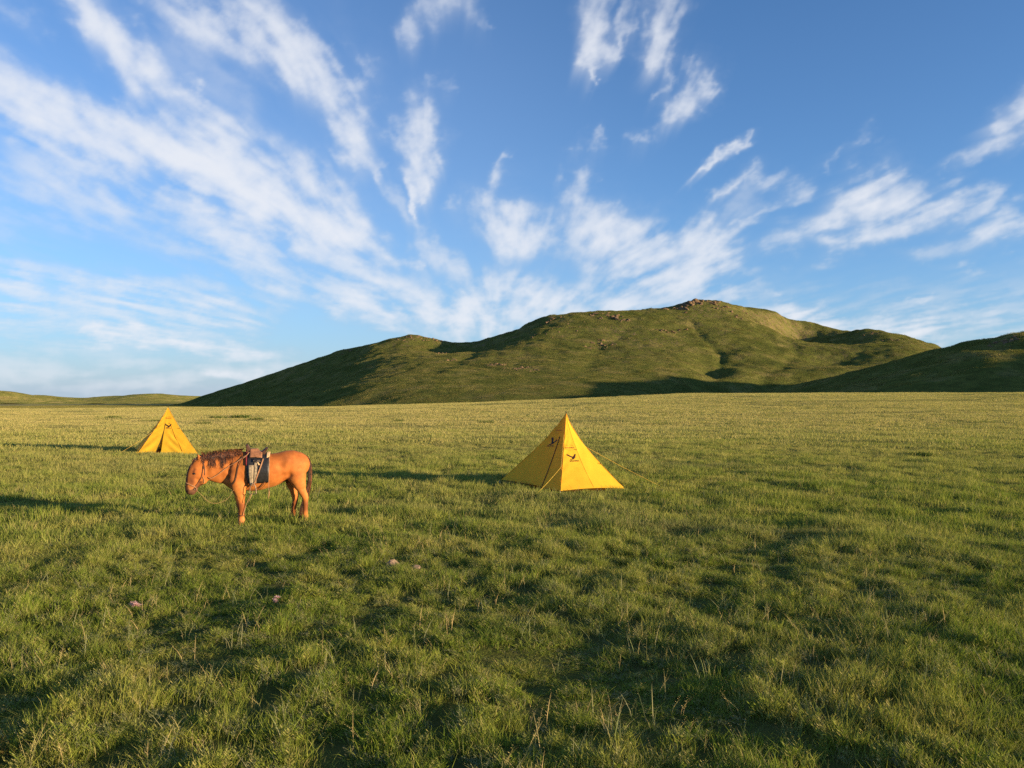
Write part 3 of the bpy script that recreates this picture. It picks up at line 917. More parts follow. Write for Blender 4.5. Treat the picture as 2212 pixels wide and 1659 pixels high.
def sdf_chain(P, rows, k, lat_default=0.0):
    out = None
    for a, b in zip(rows[:-1], rows[1:]):
        la = a[4] if len(a) > 4 else lat_default; lb = b[4] if len(b) > 4 else lat_default
        A = np.array([hx(a[0]), la, hz(a[1])]); B = np.array([hx(b[0]), lb, hz(b[1])])
        ra, rb = a[2] * K, b[2] * K; wa, wb = a[3], b[3]
        ab = B - A
        d = [P[i] - A[i] for i in range(3)]
        t = np.clip((d[0] * ab[0] + d[1] * ab[1] + d[2] * ab[2]) / (ab @ ab), 0, 1)
        rn = ra + (rb - ra) * t; rw = wa + (wb - wa) * t
        dy = (d[1] - ab[1] * t) / rw
        din2 = ((d[0] - ab[0] * t) ** 2 + (d[2] - ab[2] * t) ** 2) / (rn * rn)
        f = (np.sqrt(dy * dy + din2) - 1.0) * np.minimum(rn, rw)
        out = f if out is None else smin(out, f, k)
    return out

def smin(a, b, k):
    h = np.clip(0.5 + 0.5 * (b - a) / k, 0, 1)
    return b + (a - b) * h - k * h * (1 - h)

VOX = 0.0125
gx0, gx1, gy0, gy1, gz0, gz1 = hx(190), hx(1900), -0.36, 0.36, hz(1245), hz(230)
gxs = np.arange(gx0, gx1, VOX); gys = np.arange(gy0, gy1, VOX); gzs = np.arange(gz0, gz1, VOX)
GP = np.meshgrid(gxs, gys, gzs, indexing='ij')
GP = [p.astype(np.float32) for p in GP]
def horse_field(P):
    f = sdf_chain(P, torso, 0.05)
    f = smin(f, sdf_chain(P, neck, 0.05), 0.06)
    f = smin(f, sdf_chain(P, head, 0.03), 0.035)
    for lg in (near_fore, far_fore, near_hind, far_hind):
        f = smin(f, sdf_chain(P, lg, 0.018), 0.032)
    for e in extra:
        f = smin(f, sdf_chain(P, e, 0.02), 0.03)
    for e in ears:
        f = smin(f, sdf_chain(P, e, 0.01), 0.012)
    # groove before the shoulder, hollow over the eye, nostril
    def dent(cx, cy, lat, r, dep):
        return dep * np.exp(-(((P[0] - hx(cx)) ** 2 + (np.abs(P[1]) - lat) ** 2 + (P[2] - hz(cy)) ** 2) / (r * r)))
    for cx, cy in ((800, 420), (795, 500), (790, 580)):
        f = f + dent(cx, cy, .10, .05, .028)
    for cx, cy, la, r, dp in ((1010, 640, .19, .06, .016), (1005, 520, .21, .05, .012), (1470, 430, .25, .07, .020), (1500, 560, .22, .05, .014), (1780, 590, .16, .05, .016), (1740, 480, .18, .05, .010),
                              (925, 860, .165, .022, .008), (1770, 760, .16, .03, .010), (370, 600, .08, .03, .010), (500, 470, .075, .05, .016), (940, 420, .15, .04, .012)):
        f = f + dent(cx, cy, la, r, dp)
    for cx, cy, la, r, dp in ((1560, 360, .22, .05, .016), (880, 640, .17, .06, .014), (900, 480, .15, .06, .010), (1680, 620, .20, .07, .012), (345, 495, .095, .022, .012), (440, 560, .07, .05, .010)):
        f = f - dent(cx, cy, la, r, dp)
    f = f + dent(245, 752, .045, .016, .012) + dent(335, 470, .09, .025, .010) + dent(1585, 560, .20, .06, .02) + dent(400, 640, .055, .03, .008)
    return f
HF = horse_field(GP)

def surface_nets(F, origin, h):
    ins = F < 0
    nx, ny, nz = F.shape
    c = np.zeros((nx - 1, ny - 1, nz - 1), np.int8)
    corners = [(i, j, k) for i in (0, 1) for j in (0, 1) for k in (0, 1)]
    for i, j, k in corners:
        c += ins[i:nx - 1 + i, j:ny - 1 + j, k:nz - 1 + k]
    act = (c > 0) & (c < 8)
    ids = -np.ones(act.shape, np.int64)
    cell = np.argwhere(act)
    ids[act] = np.arange(len(cell))
    pos = np.zeros((len(cell), 3)); cnt = np.zeros(len(cell))
    for a in corners:
        for ax in range(3):
            if a[ax] == 1: continue
            b = list(a); b[ax] = 1
            fa = F[cell[:, 0] + a[0], cell[:, 1] + a[1], cell[:, 2] + a[2]]; fb = F[cell[:, 0] + b[0], cell[:, 1] + b[1], cell[:, 2] + b[2]]
            x = (fa < 0) != (fb < 0)
            t = np.where(x, fa / np.where(np.abs(fa - fb) < 1e-9, 1e-9, fa - fb), 0)
            p = np.tile(np.array(a, float), (len(cell), 1)); p[:, ax] += t
            pos[x] += p[x]; cnt[x] += 1
    V = (cell + pos / cnt[:, None]) * h + np.array(origin)
    faces = []
    for ax in range(3):
        u, v = [(1, 2), (2, 0), (0, 1)][ax]
        sl0 = [slice(None)] * 3; sl1 = [slice(None)] * 3
        sl0[ax] = slice(0, -1); sl1[ax] = slice(1, None)
        cr = ins[tuple(sl0)] != ins[tuple(sl1)]
        e = np.argwhere(cr)
        e = e[(e[:, u] > 0) & (e[:, v] > 0) & (e[:, u] < F.shape[u] - 1) & (e[:, v] < F.shape[v] - 1)]
        def cid(du, dv):
            q = e.copy(); q[:, u] += du; q[:, v] += dv
            return ids[q[:, 0], q[:, 1], q[:, 2]]
        quad = np.stack([cid(-1, -1), cid(0, -1), cid(0, 0), cid(-1, 0)], -1)
        flip = ~ins[e[:, 0], e[:, 1], e[:, 2]]
        quad[flip] = quad[flip][:, ::-1]
        faces.append(quad)
    return V, np.concatenate(faces)

hv, hf = surface_nets(HF, (gxs[0], gys[0], gzs[0]), VOX)
hv[:, 1] *= -1                      # lat + is the viewer's side, that is -Y
hf = hf[:, ::-1]

def field_at(x, lat, z):
    ix = np.clip((np.asarray(x) - gxs[0]) / VOX, 0, len(gxs) - 1.001); iy = np.clip((np.asarray(lat) - gys[0]) / VOX, 0, len(gys) - 1.001); iz = np.clip((np.asarray(z) - gzs[0]) / VOX, 0, len(gzs) - 1.001)
    i, j, k = ix.astype(int), iy.astype(int), iz.astype(int); a, b, c = ix - i, iy - j, iz - k
    r = 0
    for di, wa in ((0, 1 - a), (1, a)):
        for dj, wb in ((0, 1 - b), (1, b)):
            for dk, wc in ((0, 1 - c), (1, c)):
                r = r + wa * wb * wc * HF[i + di, j + dj, k + dk]
    return r

def side_pt(cx, cy, off=0.008, sign=1):
    """point on the flank, seen at (cx, cy) of the enlargement, lifted off the skin; also the outward normal"""
    lat = np.linspace(0.34, 0.0, 120)
    f = field_at(np.full(120, hx(cx)), sign * lat, np.full(120, hz(cy)))
    i = np.argmax(f < off) if (f < off).any() else int(np.argmin(f))
    p = np.array([hx(cx), sign * lat[i], hz(cy)])
    e = 0.012
    n = np.array([field_at(p[0] + e, p[1], p[2]) - field_at(p[0] - e, p[1], p[2]), field_at(p[0], p[1] + e, p[2]) - field_at(p[0], p[1] - e, p[2]),
                  field_at(p[0], p[1], p[2] + e) - field_at(p[0], p[1], p[2] - e)])
    n = n / (np.linalg.norm(n) + 1e-9)
    return Vector((p[0], -p[1], p[2])), Vector((n[0], -n[1], n[2]))

def coat_mat():
    m, T = new_mat('horse_coat')
    at = T.n('ShaderNodeAttribute'); at.attribute_name = 'coat'
    tcn = T.n('ShaderNodeTexCoord')
    n1 = T.noise(tcn.outputs['Object'], 9.0, 5.0, 0.65); n2 = T.noise(T.v('MULTIPLY', tcn.outputs['Object'], (1, 1, .3)), 90.0, 3.0, 0.6)
    c = T.mix(T.maprange(n1, 0.32, 0.66, 0.0, 0.75), at.outputs['Color'], T.mix(1.0, at.outputs['Color'], (0.62, 0.55, 0.5), 'MULTIPLY'))
    c = T.mix(T.maprange(n2, 0.3, 0.7, 0.0, 0.30), c, T.mix(1.0, c, (0.6, 0.55, 0.5), 'MULTIPLY'))
    b = T.n('ShaderNodeBsdfPrincipled')
    T.l(c, b.inputs['Base Color']); b.inputs['Roughness'].default_value = 0.68; b.inputs['Specular IOR Level'].default_value = 0.18
    b.inputs['Sheen Weight'].default_value = 0.05; b.inputs['Sheen Roughness'].default_value = 0.4
    b.inputs['Sheen Tint'].default_value = (0.9, 0.6, 0.3, 1)
    bp = T.n('ShaderNodeBump'); bp.inputs['Strength'].default_value = 0.25; bp.inputs['Distance'].default_value = 0.004
    T.l(n2, bp.inputs['Height']); T.l(bp.outputs[0], b.inputs['Normal'])
    finish(T, b.outputs[0])
    return m

M_COAT = coat_mat()
M_MANE = simple_mat('mane_hair', (0.030, 0.014, 0.008), 0.5, 0.5, 20.0, 0.4)
M_MANE2 = simple_mat('mane_hair_red', (0.17, 0.065, 0.022), 0.5, 0.5, 20.0, 0.4)
M_HOOF = simple_mat('hoof_horn', (0.30, 0.22, 0.14), 0.6, 0.35, 18.0, 0.3)
M_EYE = simple_mat('eye', (0.012, 0.008, 0.006), 0.12, 0.1, 5.0, 0.6)

def make_horse():
    root = empty('horse', H_POS, H_YAW)
    tag(root, 'saddled chestnut dun horse standing with lowered head on the grass', 'horse')
    body = mesh_obj('body', hv, hf, M_COAT, root, True)
    # coat colours: markings of the animal, with some shade painted in
    cx = hv[:, 0] / (K * 0.962) + HX0; cy = HY0 - hv[:, 2] / K; lat = np.abs(hv[:, 1])
    base = np.array([0.47, 0.168, 0.040])
    C = np.tile(base, (len(hv), 1))
    def blend(w, colr):
        w = np.clip(w, 0, 1)[:, None]
        C[:] = C * (1 - w) + np.array(colr) * w
    def blob(x, y, rx, ry): return np.exp(-(((cx - x) / rx) ** 2 + ((cy - y) / ry) ** 2))
    blend(sstep(cy, 560, 760) * 0.45, (0.60, 0.27, 0.07))                                     # paler belly
    blend((1 - sstep(cy, 300, 470)) * sstep(cx, 560, 700) * 0.6, (0.34, 0.115, 0.030))             # darker along the top
    legz = sstep(cy, 800, 900)
    blend(legz * 0.35, (0.52, 0.16, 0.03))
    blend(sstep(cy, 885, 945) * (1 - sstep(cy, 1020, 1110)) * 0.75, (0.14, 0.045, 0.018))      # dark knees and hocks
    blend(sstep(cy, 1090, 1150) * 0.35, (0.55, 0.30, 0.14))
    blend((lat < 0.03) * sstep(cx, 1000, 1100) * (cy < 400) * 0.6, (0.10, 0.045, 0.02))       # dorsal stripe
    hd = 1 - sstep(cx + 0.35 * cy, 640, 690)
    blend(hd * blob(305, 620, 45, 75) * 0.75, (0.10, 0.04, 0.03))                              # smudge under the eye
    blend(hd * blob(335, 490, 26, 70) * 0.75, (0.16, 0.06, 0.03))
    blend(hd * sstep(cy, 690, 760) * 0.8, (0.30, 0.19, 0.12))                                  # grey muzzle
    blend(hd * (lat < 0.055) * 0.75, (0.07, 0.03, 0.02))                                       # shade on the front of the face, painted along the nose bridge
    blend(blob(243, 757, 16, 26) * (lat > .02) * 1.3, (0.015, 0.01, 0.01))                      # nostril
    blend(blob(322, 777, 24, 7) * 0.6, (0.05, 0.03, 0.03))                                     # mouth line
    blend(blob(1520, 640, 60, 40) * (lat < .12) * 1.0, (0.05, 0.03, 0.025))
    blend(blob(1545, 340, 60, 60) * 0.40, (0.30, 0.11, 0.04))
    blend(blob(815, 520, 32, 130) * 0.60, (0.25, 0.09, 0.035))  # shadow in the groove before the shoulder, painted into the coat
    blend(blob(940, 900, 30, 70) * (lat < .13) * 0.4, (0.30, 0.08, 0.02))
    ca = body.data.color_attributes.new('coat', 'FLOAT_COLOR', 'POINT')
    ca.data.foreach_set('color', np.concatenate([C, np.ones((len(C), 1))], 1).astype(np.float32).ravel())

    # hooves
    for lg, lat0, x0, yb in ((near_fore, .125, 952, 1243), (far_fore, -.125, 930, 1226), (near_hind, .13, 1798, 1243), (far_hind, -.13, 1596, 1216)):
        V, Fc = [], []
        prof = [(0.0, 0.047), (0.008, 0.050), (0.034, 0.042), (0.046, 0.037)]
        for zi, r in prof:
            for s in range(14):
                a = 2 * math.pi * s / 14
                sh = -0.010 * (1 - zi / 0.046)
                V.append((hx(x0) + sh + r * 1.12 * math.cos(a), -lat0 + r * math.sin(a), hz(yb) + zi - (0.012 if yb > 1230 else 0.012)))
        for q in range(len(prof) - 1):
            for s in range(14):
                Fc.append((q * 14 + s, q * 14 + (s + 1) % 14, q * 14 + 14 + (s + 1) % 14, q * 14 + 14 + s))
        Fc.append(tuple(range(14))[::-1]); Fc.append(tuple(range(14 * (len(prof) - 1), 14 * len(prof))))
        mesh_obj('hoof', V, Fc, M_HOOF, root, True)
    # eyes
    for sg in (1, -1):
        p, n = side_pt(337, 522, 0.0, sg)
        bm = bmesh.new(); bmesh.ops.create_uvsphere(bm, u_segments=12, v_segments=8, radius=0.023)
        me = bpy.data.meshes.new('eye'); bm.to_mesh(me); bm.free(); me.materials.append(M_EYE)
        me.polygons.foreach_set('use_smooth', [True] * len(me.polygons))
        o = bpy.data.objects.new('eye', me); col.objects.link(o); o.parent = root; o.location = p - n * 0.006
        o.scale = (1.25, 0.9, 0.85)

    # hair
    rh = random.Random(5)
    def strands(name, rows, mats, parent):
        V, Fc, mi = [], [], []
        for pts, w, m in rows:
            b = len(V); P = smooth_path(pts, 3)
            for i, p in enumerate(P):
                t = (P[min(i + 1, len(P) - 1)] - P[max(i - 1, 0)]).normalized()
                s = t.cross(Vector((rh.uniform(-.3, .3), -1, rh.uniform(-.3, .3)))).normalized() * w * (1 - 0.75 * i / (len(P) - 1)) / 2
                V += [p - s, p + s]
            for i in range(len(P) - 1):
                Fc.append((b + 2 * i, b + 2 * i + 1, b + 2 * i + 3, b + 2 * i + 2)); mi.append(m)
        o = mesh_obj(name, V, Fc, None, parent)
        for m in mats: o.data.materials.append(m)
        o.data.polygons.foreach_set('material_index', mi)
        return o
    def crest_row(c):
        rows_ = np.arange(245, 420, 1.0)
        f = field_at(np.full(len(rows_), hx(c)), np.zeros(len(rows_)), hz(rows_))
        return float(rows_[np.argmax(f < 0)])
    rows = []
    for i in range(1100):
        u = rh.random()
        cxm = 425 + u * 520
        top = crest_row(cxm)
        L = (62 + 72 * math.sin(min(1, u * 1.15) * math.pi)) * rh.uniform(.55, 1.1) * (1 + .45 * math.sin(cxm * .047) + .25 * math.sin(cxm * .13))
        side = 1 if rh.random() < 0.72 else -1
        base = L3(cxm, top + 5, side * rh.uniform(0, .02))
        drift = rh.uniform(-25, 45)
        if rh.random() < 0.16 + 0.3 * (u > .75):       # tufts that stand up
            pts = [base, L3(cxm + drift * .5, top - 20 - rh.random() * 14, side * .02), L3(cxm + drift * 1.3, top - 24 - rh.random() * 26, side * .045)]
        else:
            m1, _ = side_pt(cxm + drift * .4, top + L * .45 + 12, .012, side); m2, _ = side_pt(cxm + drift, top + L, .016 + .015 * rh.random(), side)
            m0, _ = side_pt(cxm + drift * .2, top + 24, .016, side)
            pts = [base, L3(cxm + drift * .1, top - 9, side * .024), m0, m1, m2]
        rows.append((pts, rh.uniform(.006, .014), 1 if rh.random() < 0.30 + 0.35 * (u > .7) else 0))
    strands('mane', rows, [M_MANE, M_MANE2], root)
    rows = []
    for i in range(170):
        a = L3(rh.uniform(375, 430), rh.uniform(308, 335), rh.uniform(-.05, .05))
        b = L3(rh.uniform(325, 370), rh.uniform(325, 365), rh.uniform(-.07, .075)); c = L3(rh.uniform(288, 335), rh.uniform(352, 440), rh.uniform(-.07, .08))
        rows.append(([a, b, c], rh.uniform(.007, .014), 0 if rh.random() < .75 else 1))
    strands('forelock', rows, [M_MANE, M_MANE2], root)
    rows = []
    for i in range(420):
        e = rh.uniform(-1, 1); f = rh.uniform(-1, 1); ln = rh.uniform(.72, 1.0)
        path = [(1800, 318, .0), (1846, 365, .0), (1868, 470, .01), (1868, 620, .0), (1846, 760, -.02), (1808, 900, -.04), (1768, 1030, -.05), (1735, 1170, -.055)]
        wid = [6, 15, 24, 30, 34, 38, 40, 30]
        m = max(3, int(round(len(path) * ln)))
        pts = [L3(p[0] + e * w * .9, p[1] + rh.uniform(-12, 12), p[2] + f * w * K * .9) for p, w in zip(path[:m], wid[:m])]
        rows.append((pts, rh.uniform(.006, .012), 1 if (e > .25 and rh.random() < .75) or rh.random() < .2 else 0))
    strands('tail', rows, [M_MANE, M_MANE2], root)
    return root

horse = make_horse()

# ------------------------------------------------------------------ saddle
M_PAD = simple_mat('black_felt', (0.014, 0.015, 0.016), 0.45, 0.5, 14.0, 0.5, bump=0.5)
M_FLEECE = simple_mat('cream_fleece', (0.55, 0.40, 0.22), 0.9, 0.3, 60.0, 0.1, bump=0.8)
M_WOOD = simple_mat('dark_saddle_wood', (0.060, 0.030, 0.020), 0.6, 0.5, 12.0, 0.2)
M_SEAT = simple_mat('brown_saddle_leather', (0.24, 0.115, 0.055), 0.5, 0.4, 22.0, 0.4, bump=0.3)
M_FENDER = simple_mat('worn_grey_leather', (0.26, 0.22, 0.15), 0.5, 0.45, 25.0, 0.4, bump=0.5)
M_STRAP = simple_mat('tan_leather_strap', (0.34, 0.19, 0.10), 0.55, 0.3, 30.0, 0.3)
M_STRAP_D = simple_mat('dark_leather_strap', (0.10, 0.045, 0.025), 0.5, 0.3, 30.0, 0.3)
M_RED = simple_mat('red_felt', (0.14, 0.02, 0.025), 0.8, 0.3, 30.0, 0.2)
M_STEEL = simple_mat('worn_steel', (0.20, 0.17, 0.14), 0.45, 0.2, 30.0, 0.5, 0.9)
M_ROPE = simple_mat('pale_rope', (0.30, 0.20, 0.10), 0.8, 0.35, 80.0, 0.2)

def over_back(x0, x1, ybot, off, n_x=12, n_t=30, ybot1=None, yc=515):
    """grid of points wrapping over the back from flank to flank"""
    rows = []
    for i in range(n_x + 1):
        cx = x0 + (x1 - x0) * i / n_x
        yb = ybot if ybot1 is None else ybot + (ybot1 - ybot) * i / n_x
        col_pts = []
        for j in range(181):
            th = R(-150 + 300 * j / 180)
            rr = np.linspace(0.10, 0.42, 90)
            lat = rr * math.sin(th); z = hz(yc) + rr * math.cos(th)
            f = field_at(np.full(90, hx(cx)), lat, z)
            k = np.argmax(f > off) if (f > off).any() else 89
            col_pts.append(Vector((hx(cx), -lat[k], z[k])))
        col_pts = [p for p in col_pts if p.z >= hz(yb)]
        # even spacing
        ds = [0]
        for a, b in zip(col_pts[:-1], col_pts[1:]): ds.append(ds[-1] + (b - a).length)
        out = []
        for s in np.linspace(0, ds[-1], n_t + 1):
            q = min(max(int(np.searchsorted(ds, s)), 1), len(ds) - 1)
            t = (s - ds[q - 1]) / max(ds[q] - ds[q - 1], 1e-6)
            out.append(col_pts[q - 1].lerp(col_pts[q], t))
        rows.append(out)
    return rows

def sheet_obj(name, rows, mat, parent, thick=0.006):
    nx, nt = len(rows), len(rows[0])
    V = [p for r in rows for p in r]
    Fc = [(i * nt + j, i * nt + j + 1, (i + 1) * nt + j + 1, (i + 1) * nt + j) for i in range(nx - 1) for j in range(nt - 1)]
    o = mesh_obj(name, V, Fc, mat, parent, True)
    md = o.modifiers.new('thickness', 'SOLIDIFY'); md.thickness = thick; md.offset = 0.0
    return o

def prism_lat(name, outline, lat0, lat1, mat, parent, arch=None):
    """side outline (enlargement columns, rows) drawn out across the horse"""
    V, Fc = [], []
    n = len(outline); steps = 8
    for s in range(steps + 1):
        u = s / steps; lat = lat0 + (lat1 - lat0) * u
        drop = (arch or 0) * (2 * u - 1) ** 2
        for (x, y) in outline: V.append(L3(x, y + drop, lat))
    for s in range(steps):
        for i in range(n):
            a = s * n + i; b = s * n + (i + 1) % n
            Fc.append((a, b, b + n, a + n))
    Fc.append(tuple(range(n))[::-1]); Fc.append(tuple(range(steps * n, steps * n + n)))
    o = mesh_obj(name, V, Fc, mat, parent)
    md = o.modifiers.new('soft', 'BEVEL'); md.width = 0.006; md.segments = 2; md.limit_method = 'ANGLE'
    return o

def strap(name, pts, mat, parent, width=0.02, off=0.014, sign=1, thick=0.004, sub=5):
    P, N = [], []
    for q in pts:
        p, n = side_pt(q[0], q[1], off if len(q) < 3 else q[2], sign)
        P.append(p); N.append(n)
    return ribbon_obj(name, P, N, width, thick, mat, parent, sub)

def make_saddle():
    s = empty('saddle', H_POS, H_YAW)
    tag(s, 'high pommel wooden saddle with black felt flaps strapped on the horse', 'saddle')
    sheet_obj('saddle_pad', over_back(1018, 1318, 668, 0.014, 12, 40, 655), M_PAD, s, 0.010)
    sheet_obj('fleece_edge', over_back(1280, 1324, 326, 0.026, 4, 20, 312), M_FLEECE, s, 0.012)
    sheet_obj('red_edge', over_back(1004, 1022, 420, 0.022, 2, 24, 420), M_RED, s, 0.010)
    sheet_obj('skirt', over_back(1056, 1222, 318, 0.036, 8, 18, 322), M_SEAT, s, 0.008)
    prism_lat('pommel', [(1000,150),(1026,148),(1054,190),(1072,262),(1088,330),(1044,336),(1022,250)], -.095, .095, M_WOOD, s, 16)
    prism_lat('cantle', [(1296,196),(1266,190),(1222,232),(1198,300),(1222,322),(1246,288),(1272,240)], -.115, .115, M_WOOD, s, 16)
    prism_lat('seat', [(1062,246),(1100,262),(1150,268),(1212,256),(1216,300),(1150,312),(1100,308),(1066,272)], -.09, .09, M_SEAT, s, 22)
    for sg in (1, -1):
        # flank fittings on both sides
        P = []
        rows = []
        for i, y in enumerate(np.linspace(415, 685, 10)):
            xa = np.interp(y, [415, 540, 640, 685], [1040, 1046, 1058, 1068]); xb = np.interp(y, [415, 540, 640, 685], [1112, 1112, 1108, 1098])
            rows.append([side_pt(xa + (xb - xa) * t, min(y, 650), .030 if y < 655 else .036, sg)[0] - Vector((0, 0, max(0, y - 650) * K)) for t in np.linspace(0, 1, 5)])
        sheet_obj('fender', rows, M_FENDER, s, 0.006)
        leather = strap('stirrup_leather', [(1140, 385, .034), (1143, 460, .034), (1140, 560, .034), (1132, 650, .036)], M_FENDER, s, .045, .034, sg)
        strap('girth_strap', [(1240, 335, .05), (1205, 440, .040), (1165, 550, .040), (1128, 650, .040), (1100, 700, .034)], M_STRAP, s, .020, .04, sg)
        strap('girth_strap', [(1262, 640, .024), (1225, 690, .020), (1170, 735, .016)], M_STRAP_D, s, .018, .02, sg)
        strap('rear_strap', [(1318, 300, .034), (1320, 420, .026), (1316, 560, .026), (1312, 655, .026)], M_STRAP, s, .012, .02, sg)
        p0 = side_pt(1312, 655, .03, sg)[0]
        tube_obj('tie_string', [p0, p0 + Vector((.002, 0, -.10)), p0 + Vector((.006, -.004 * sg, -.19)), p0 + Vector((-.004, 0, -.29))], .0045, M_STRAP, s)
        # ornamented steel plate under the seat
        rows = [[side_pt(x, y, .040, sg)[0] for x in np.linspace(1102, 1204, 5)] for y in np.linspace(332, 376, 4)]
        plate = sheet_obj('side_plate', rows, M_PAD, s, 0.006)
        ring = [(1104, 334), (1202, 334), (1202, 374), (1104, 374), (1104, 334)]
        tube_obj('plate_rim', [side_pt(x, y, .046, sg)[0] for x, y in ring], .0035, M_STEEL, plate, 5, 0)
        tube_obj('plate_scroll', [side_pt(x, y, .047, sg)[0] for x, y in [(1112, 366), (1122, 348), (1138, 362), (1152, 368), (1168, 362), (1182, 346), (1194, 366)]], .003, M_STEEL, plate, 5, 3)
        strap('tag_strap', [(1165, 380, .044), (1178, 398, .044), (1190, 415, .044)], M_FLEECE, s, .022, .04, sg)
        # stirrup
        lat = (side_pt(1108, 640, .05, sg)[0].y)
        st = [(1100, 655), (1074, 700), (1066, 770), (1072, 792), (1146, 790), (1148, 770), (1140, 700), (1112, 655)]
        tube_obj('stirrup', [Vector((hx(x), lat + (0.0), hz(y))) for x, y in st + st[:1]], .0075, M_STEEL, leather, 6, 4)
        tube_obj('stirrup_tie', [Vector((hx(1090), lat, hz(790))), Vector((hx(1072), lat, hz(850))), Vector((hx(1045), lat * .9, hz(905)))], .006, M_ROPE, s)
        strap('breast_strap', [(985, 300, .03), (945, 360, .016), (908, 450, .012), (892, 540, .012), (872, 620, .012), (838, 668, .012), (800, 690, .012)], M_STRAP_D, s, .017, .012, sg)
    strap('saddle_string', [(1050, 250, .05), (1010, 300, .03), (965, 330, .016)], M_STRAP, s, .014, .02, 1)
    return s
saddle = make_saddle()

def make_bridle():
    b = empty('bridle', H_POS, H_YAW)
    tag(b, 'thin leather bridle with reins on the lowered head of the horse', 'bridle')
    for sg in (1, -1):
        strap('cheek_strap', [(462, 372), (455, 440), (443, 520), (425, 585), (385, 645), (345, 697)], M_STRAP_D, b, .014, .008, sg)
        strap('throat_strap', [(462, 400), (474, 470), (474, 545)], M_STRAP_D, b, .011, .008, sg)
        strap('nose_strap', [(240, 643), (285, 662), (330, 684), (362, 708)], M_STRAP, b, .014, .008, sg)
        strap('jaw_strap', [(366, 712), (410, 688), (455, 660)], M_STRAP_D, b, .014, .008, sg)
        strap('jaw_strap', [(448, 565), (462, 600), (462, 650)], M_STRAP, b, .010, .008, sg)
        p, n = side_pt(352, 722, .012, sg)
        V, Fc = [], []
        ring = [p + Vector((.020 * math.cos(a), 0, .020 * math.sin(a))) for a in np.linspace(0, 6.283, 13)]
        tube_mesh(V, Fc, ring, .0045, 6)
        mesh_obj('bit_ring', V, Fc, M_STEEL, b, True)
        bp, _ = side_pt(456, 440, .012, sg)
        tube_obj('tassel', [bp + Vector((0, 0, .018)), bp, bp - Vector((0, 0, .03))], [.008] * 11, M_MANE, b)
        strap('rein', [(520, 572), (560, 585), (640, 540), (720, 480), (810, 420), (890, 375), (960, 325, .02), (1020, 285, .045)], M_STRAP, b, .013, .012, sg)
    strap('nose_strap', [(236, 641, .006), (262, 652, .006)], M_STRAP, b, .014, .006, 1)
    p0, _ = side_pt(366, 740, .012, 1)
    ch, _ = side_pt(850, 740, .012, 1)
    tube_obj('lead_rope', [p0, L3(430, 800, .07), L3(520, 888, .09), L3(610, 916, .10), L3(700, 898, .11), L3(785, 845, .13), ch], .0036, M_ROPE, b, 6, 8)
    return b
bridle = make_bridle()

def make_hobble():
    h = empty('hobble', H_POS, H_YAW)
    tag(h, 'leather hobble and cord tied round the front legs of the horse', 'hobble')
    for lat, x, y in ((.125, 955, 1085), (-.125, 934, 1080)):
        V, Fc = [], []
        ring = [L3(x, y, lat) + Vector((.050 * math.cos(a), .044 * math.sin(a), .005 * math.sin(2 * a))) for a in np.linspace(0, 6.283, 15)]
        tube_mesh(V, Fc, ring, .0085, 6)
        mesh_obj('cuff', V, Fc, M_STRAP_D, h, True)
    tube_obj('cord', [L3(975, 1078, .17), L3(992, 1030, .17), L3(1010, 960, .17), L3(1040, 880, .19), L3(1075, 800, .25)], .006, M_ROPE, h, 6, 6)
    tube_obj('cord', [L3(955, 1090, .08), L3(944, 1098, 0), L3(934, 1086, -.08)], .007, M_STRAP_D, h, 6, 6)
    return h
hobble = make_hobble()

# ------------------------------------------------------------------ tents
def fabric_mat(name, colr, trans=0.45):
    m, T = new_mat(name)
    tcn = T.n('ShaderNodeTexCoord')
    n = T.noise(tcn.outputs['Object'], 4.0, 4.0, 0.6); n2 = T.noise(tcn.outputs['Object'], 26.0, 3.0, 0.6)
    c = T.mix(T.maprange(n, 0.3, 0.7), tuple(x * .88 for x in colr), colr)
    d = T.n('ShaderNodeBsdfPrincipled'); T.l(c, d.inputs['Base Color'])
    d.inputs['Roughness'].default_value = 0.75; d.inputs['Specular IOR Level'].default_value = 0.08
    bp = T.n('ShaderNodeBump'); bp.inputs['Strength'].default_value = 0.18; bp.inputs['Distance'].default_value = 0.02
    T.l(T.m('ADD', n, T.m('MULTIPLY', n2, 0.25)), bp.inputs['Height']); T.l(bp.outputs[0], d.inputs['Normal'])
    t = T.n('ShaderNodeBsdfTranslucent'); T.l(T.mix(1.0, c, (1.0, 0.64, 0.5), 'MULTIPLY'), t.inputs['Color'])
    mx = T.n('ShaderNodeMixShader'); mx.inputs[0].default_value = trans
    T.l(d.outputs[0], mx.inputs[1]); T.l(t.outputs[0], mx.inputs[2])
    finish(T, mx.outputs[0])
    return m
M_TENT = fabric_mat('yellow_tent_nylon', (0.88, 0.56, 0.045), 0.32)
M_SKIRT = fabric_mat('yellow_tent_skirt', (0.80, 0.47, 0.03), 0.2)
M_SEAM = simple_mat('orange_seam_tape', (0.66, 0.30, 0.02), 0.6, 0.2, 20.0)
M_ZIP = simple_mat('black_zip', (0.012, 0.010, 0.010), 0.5, 0.2, 20.0)
M_PRINT = simple_mat('dark_print', (0.030, 0.012, 0.010), 0.6, 0.2, 20.0)
M_INK = simple_mat('red_brown_print', (0.30, 0.10, 0.02), 0.6, 0.2, 20.0)
M_CORD = simple_mat('yellow_guy_cord', (0.55, 0.38, 0.06), 0.6, 0.2, 20.0)
M_TAB = simple_mat('black_webbing', (0.02, 0.018, 0.018), 0.6, 0.2, 20.0)
M_SHEET = simple_mat('maroon_groundsheet', (0.10, 0.025, 0.018), 0.7, 0.3, 8.0)
M_PEG = simple_mat('aluminium_peg', (0.55, 0.5, 0.45), 0.35, 0.1, 20.0, 0.5, 0.9)

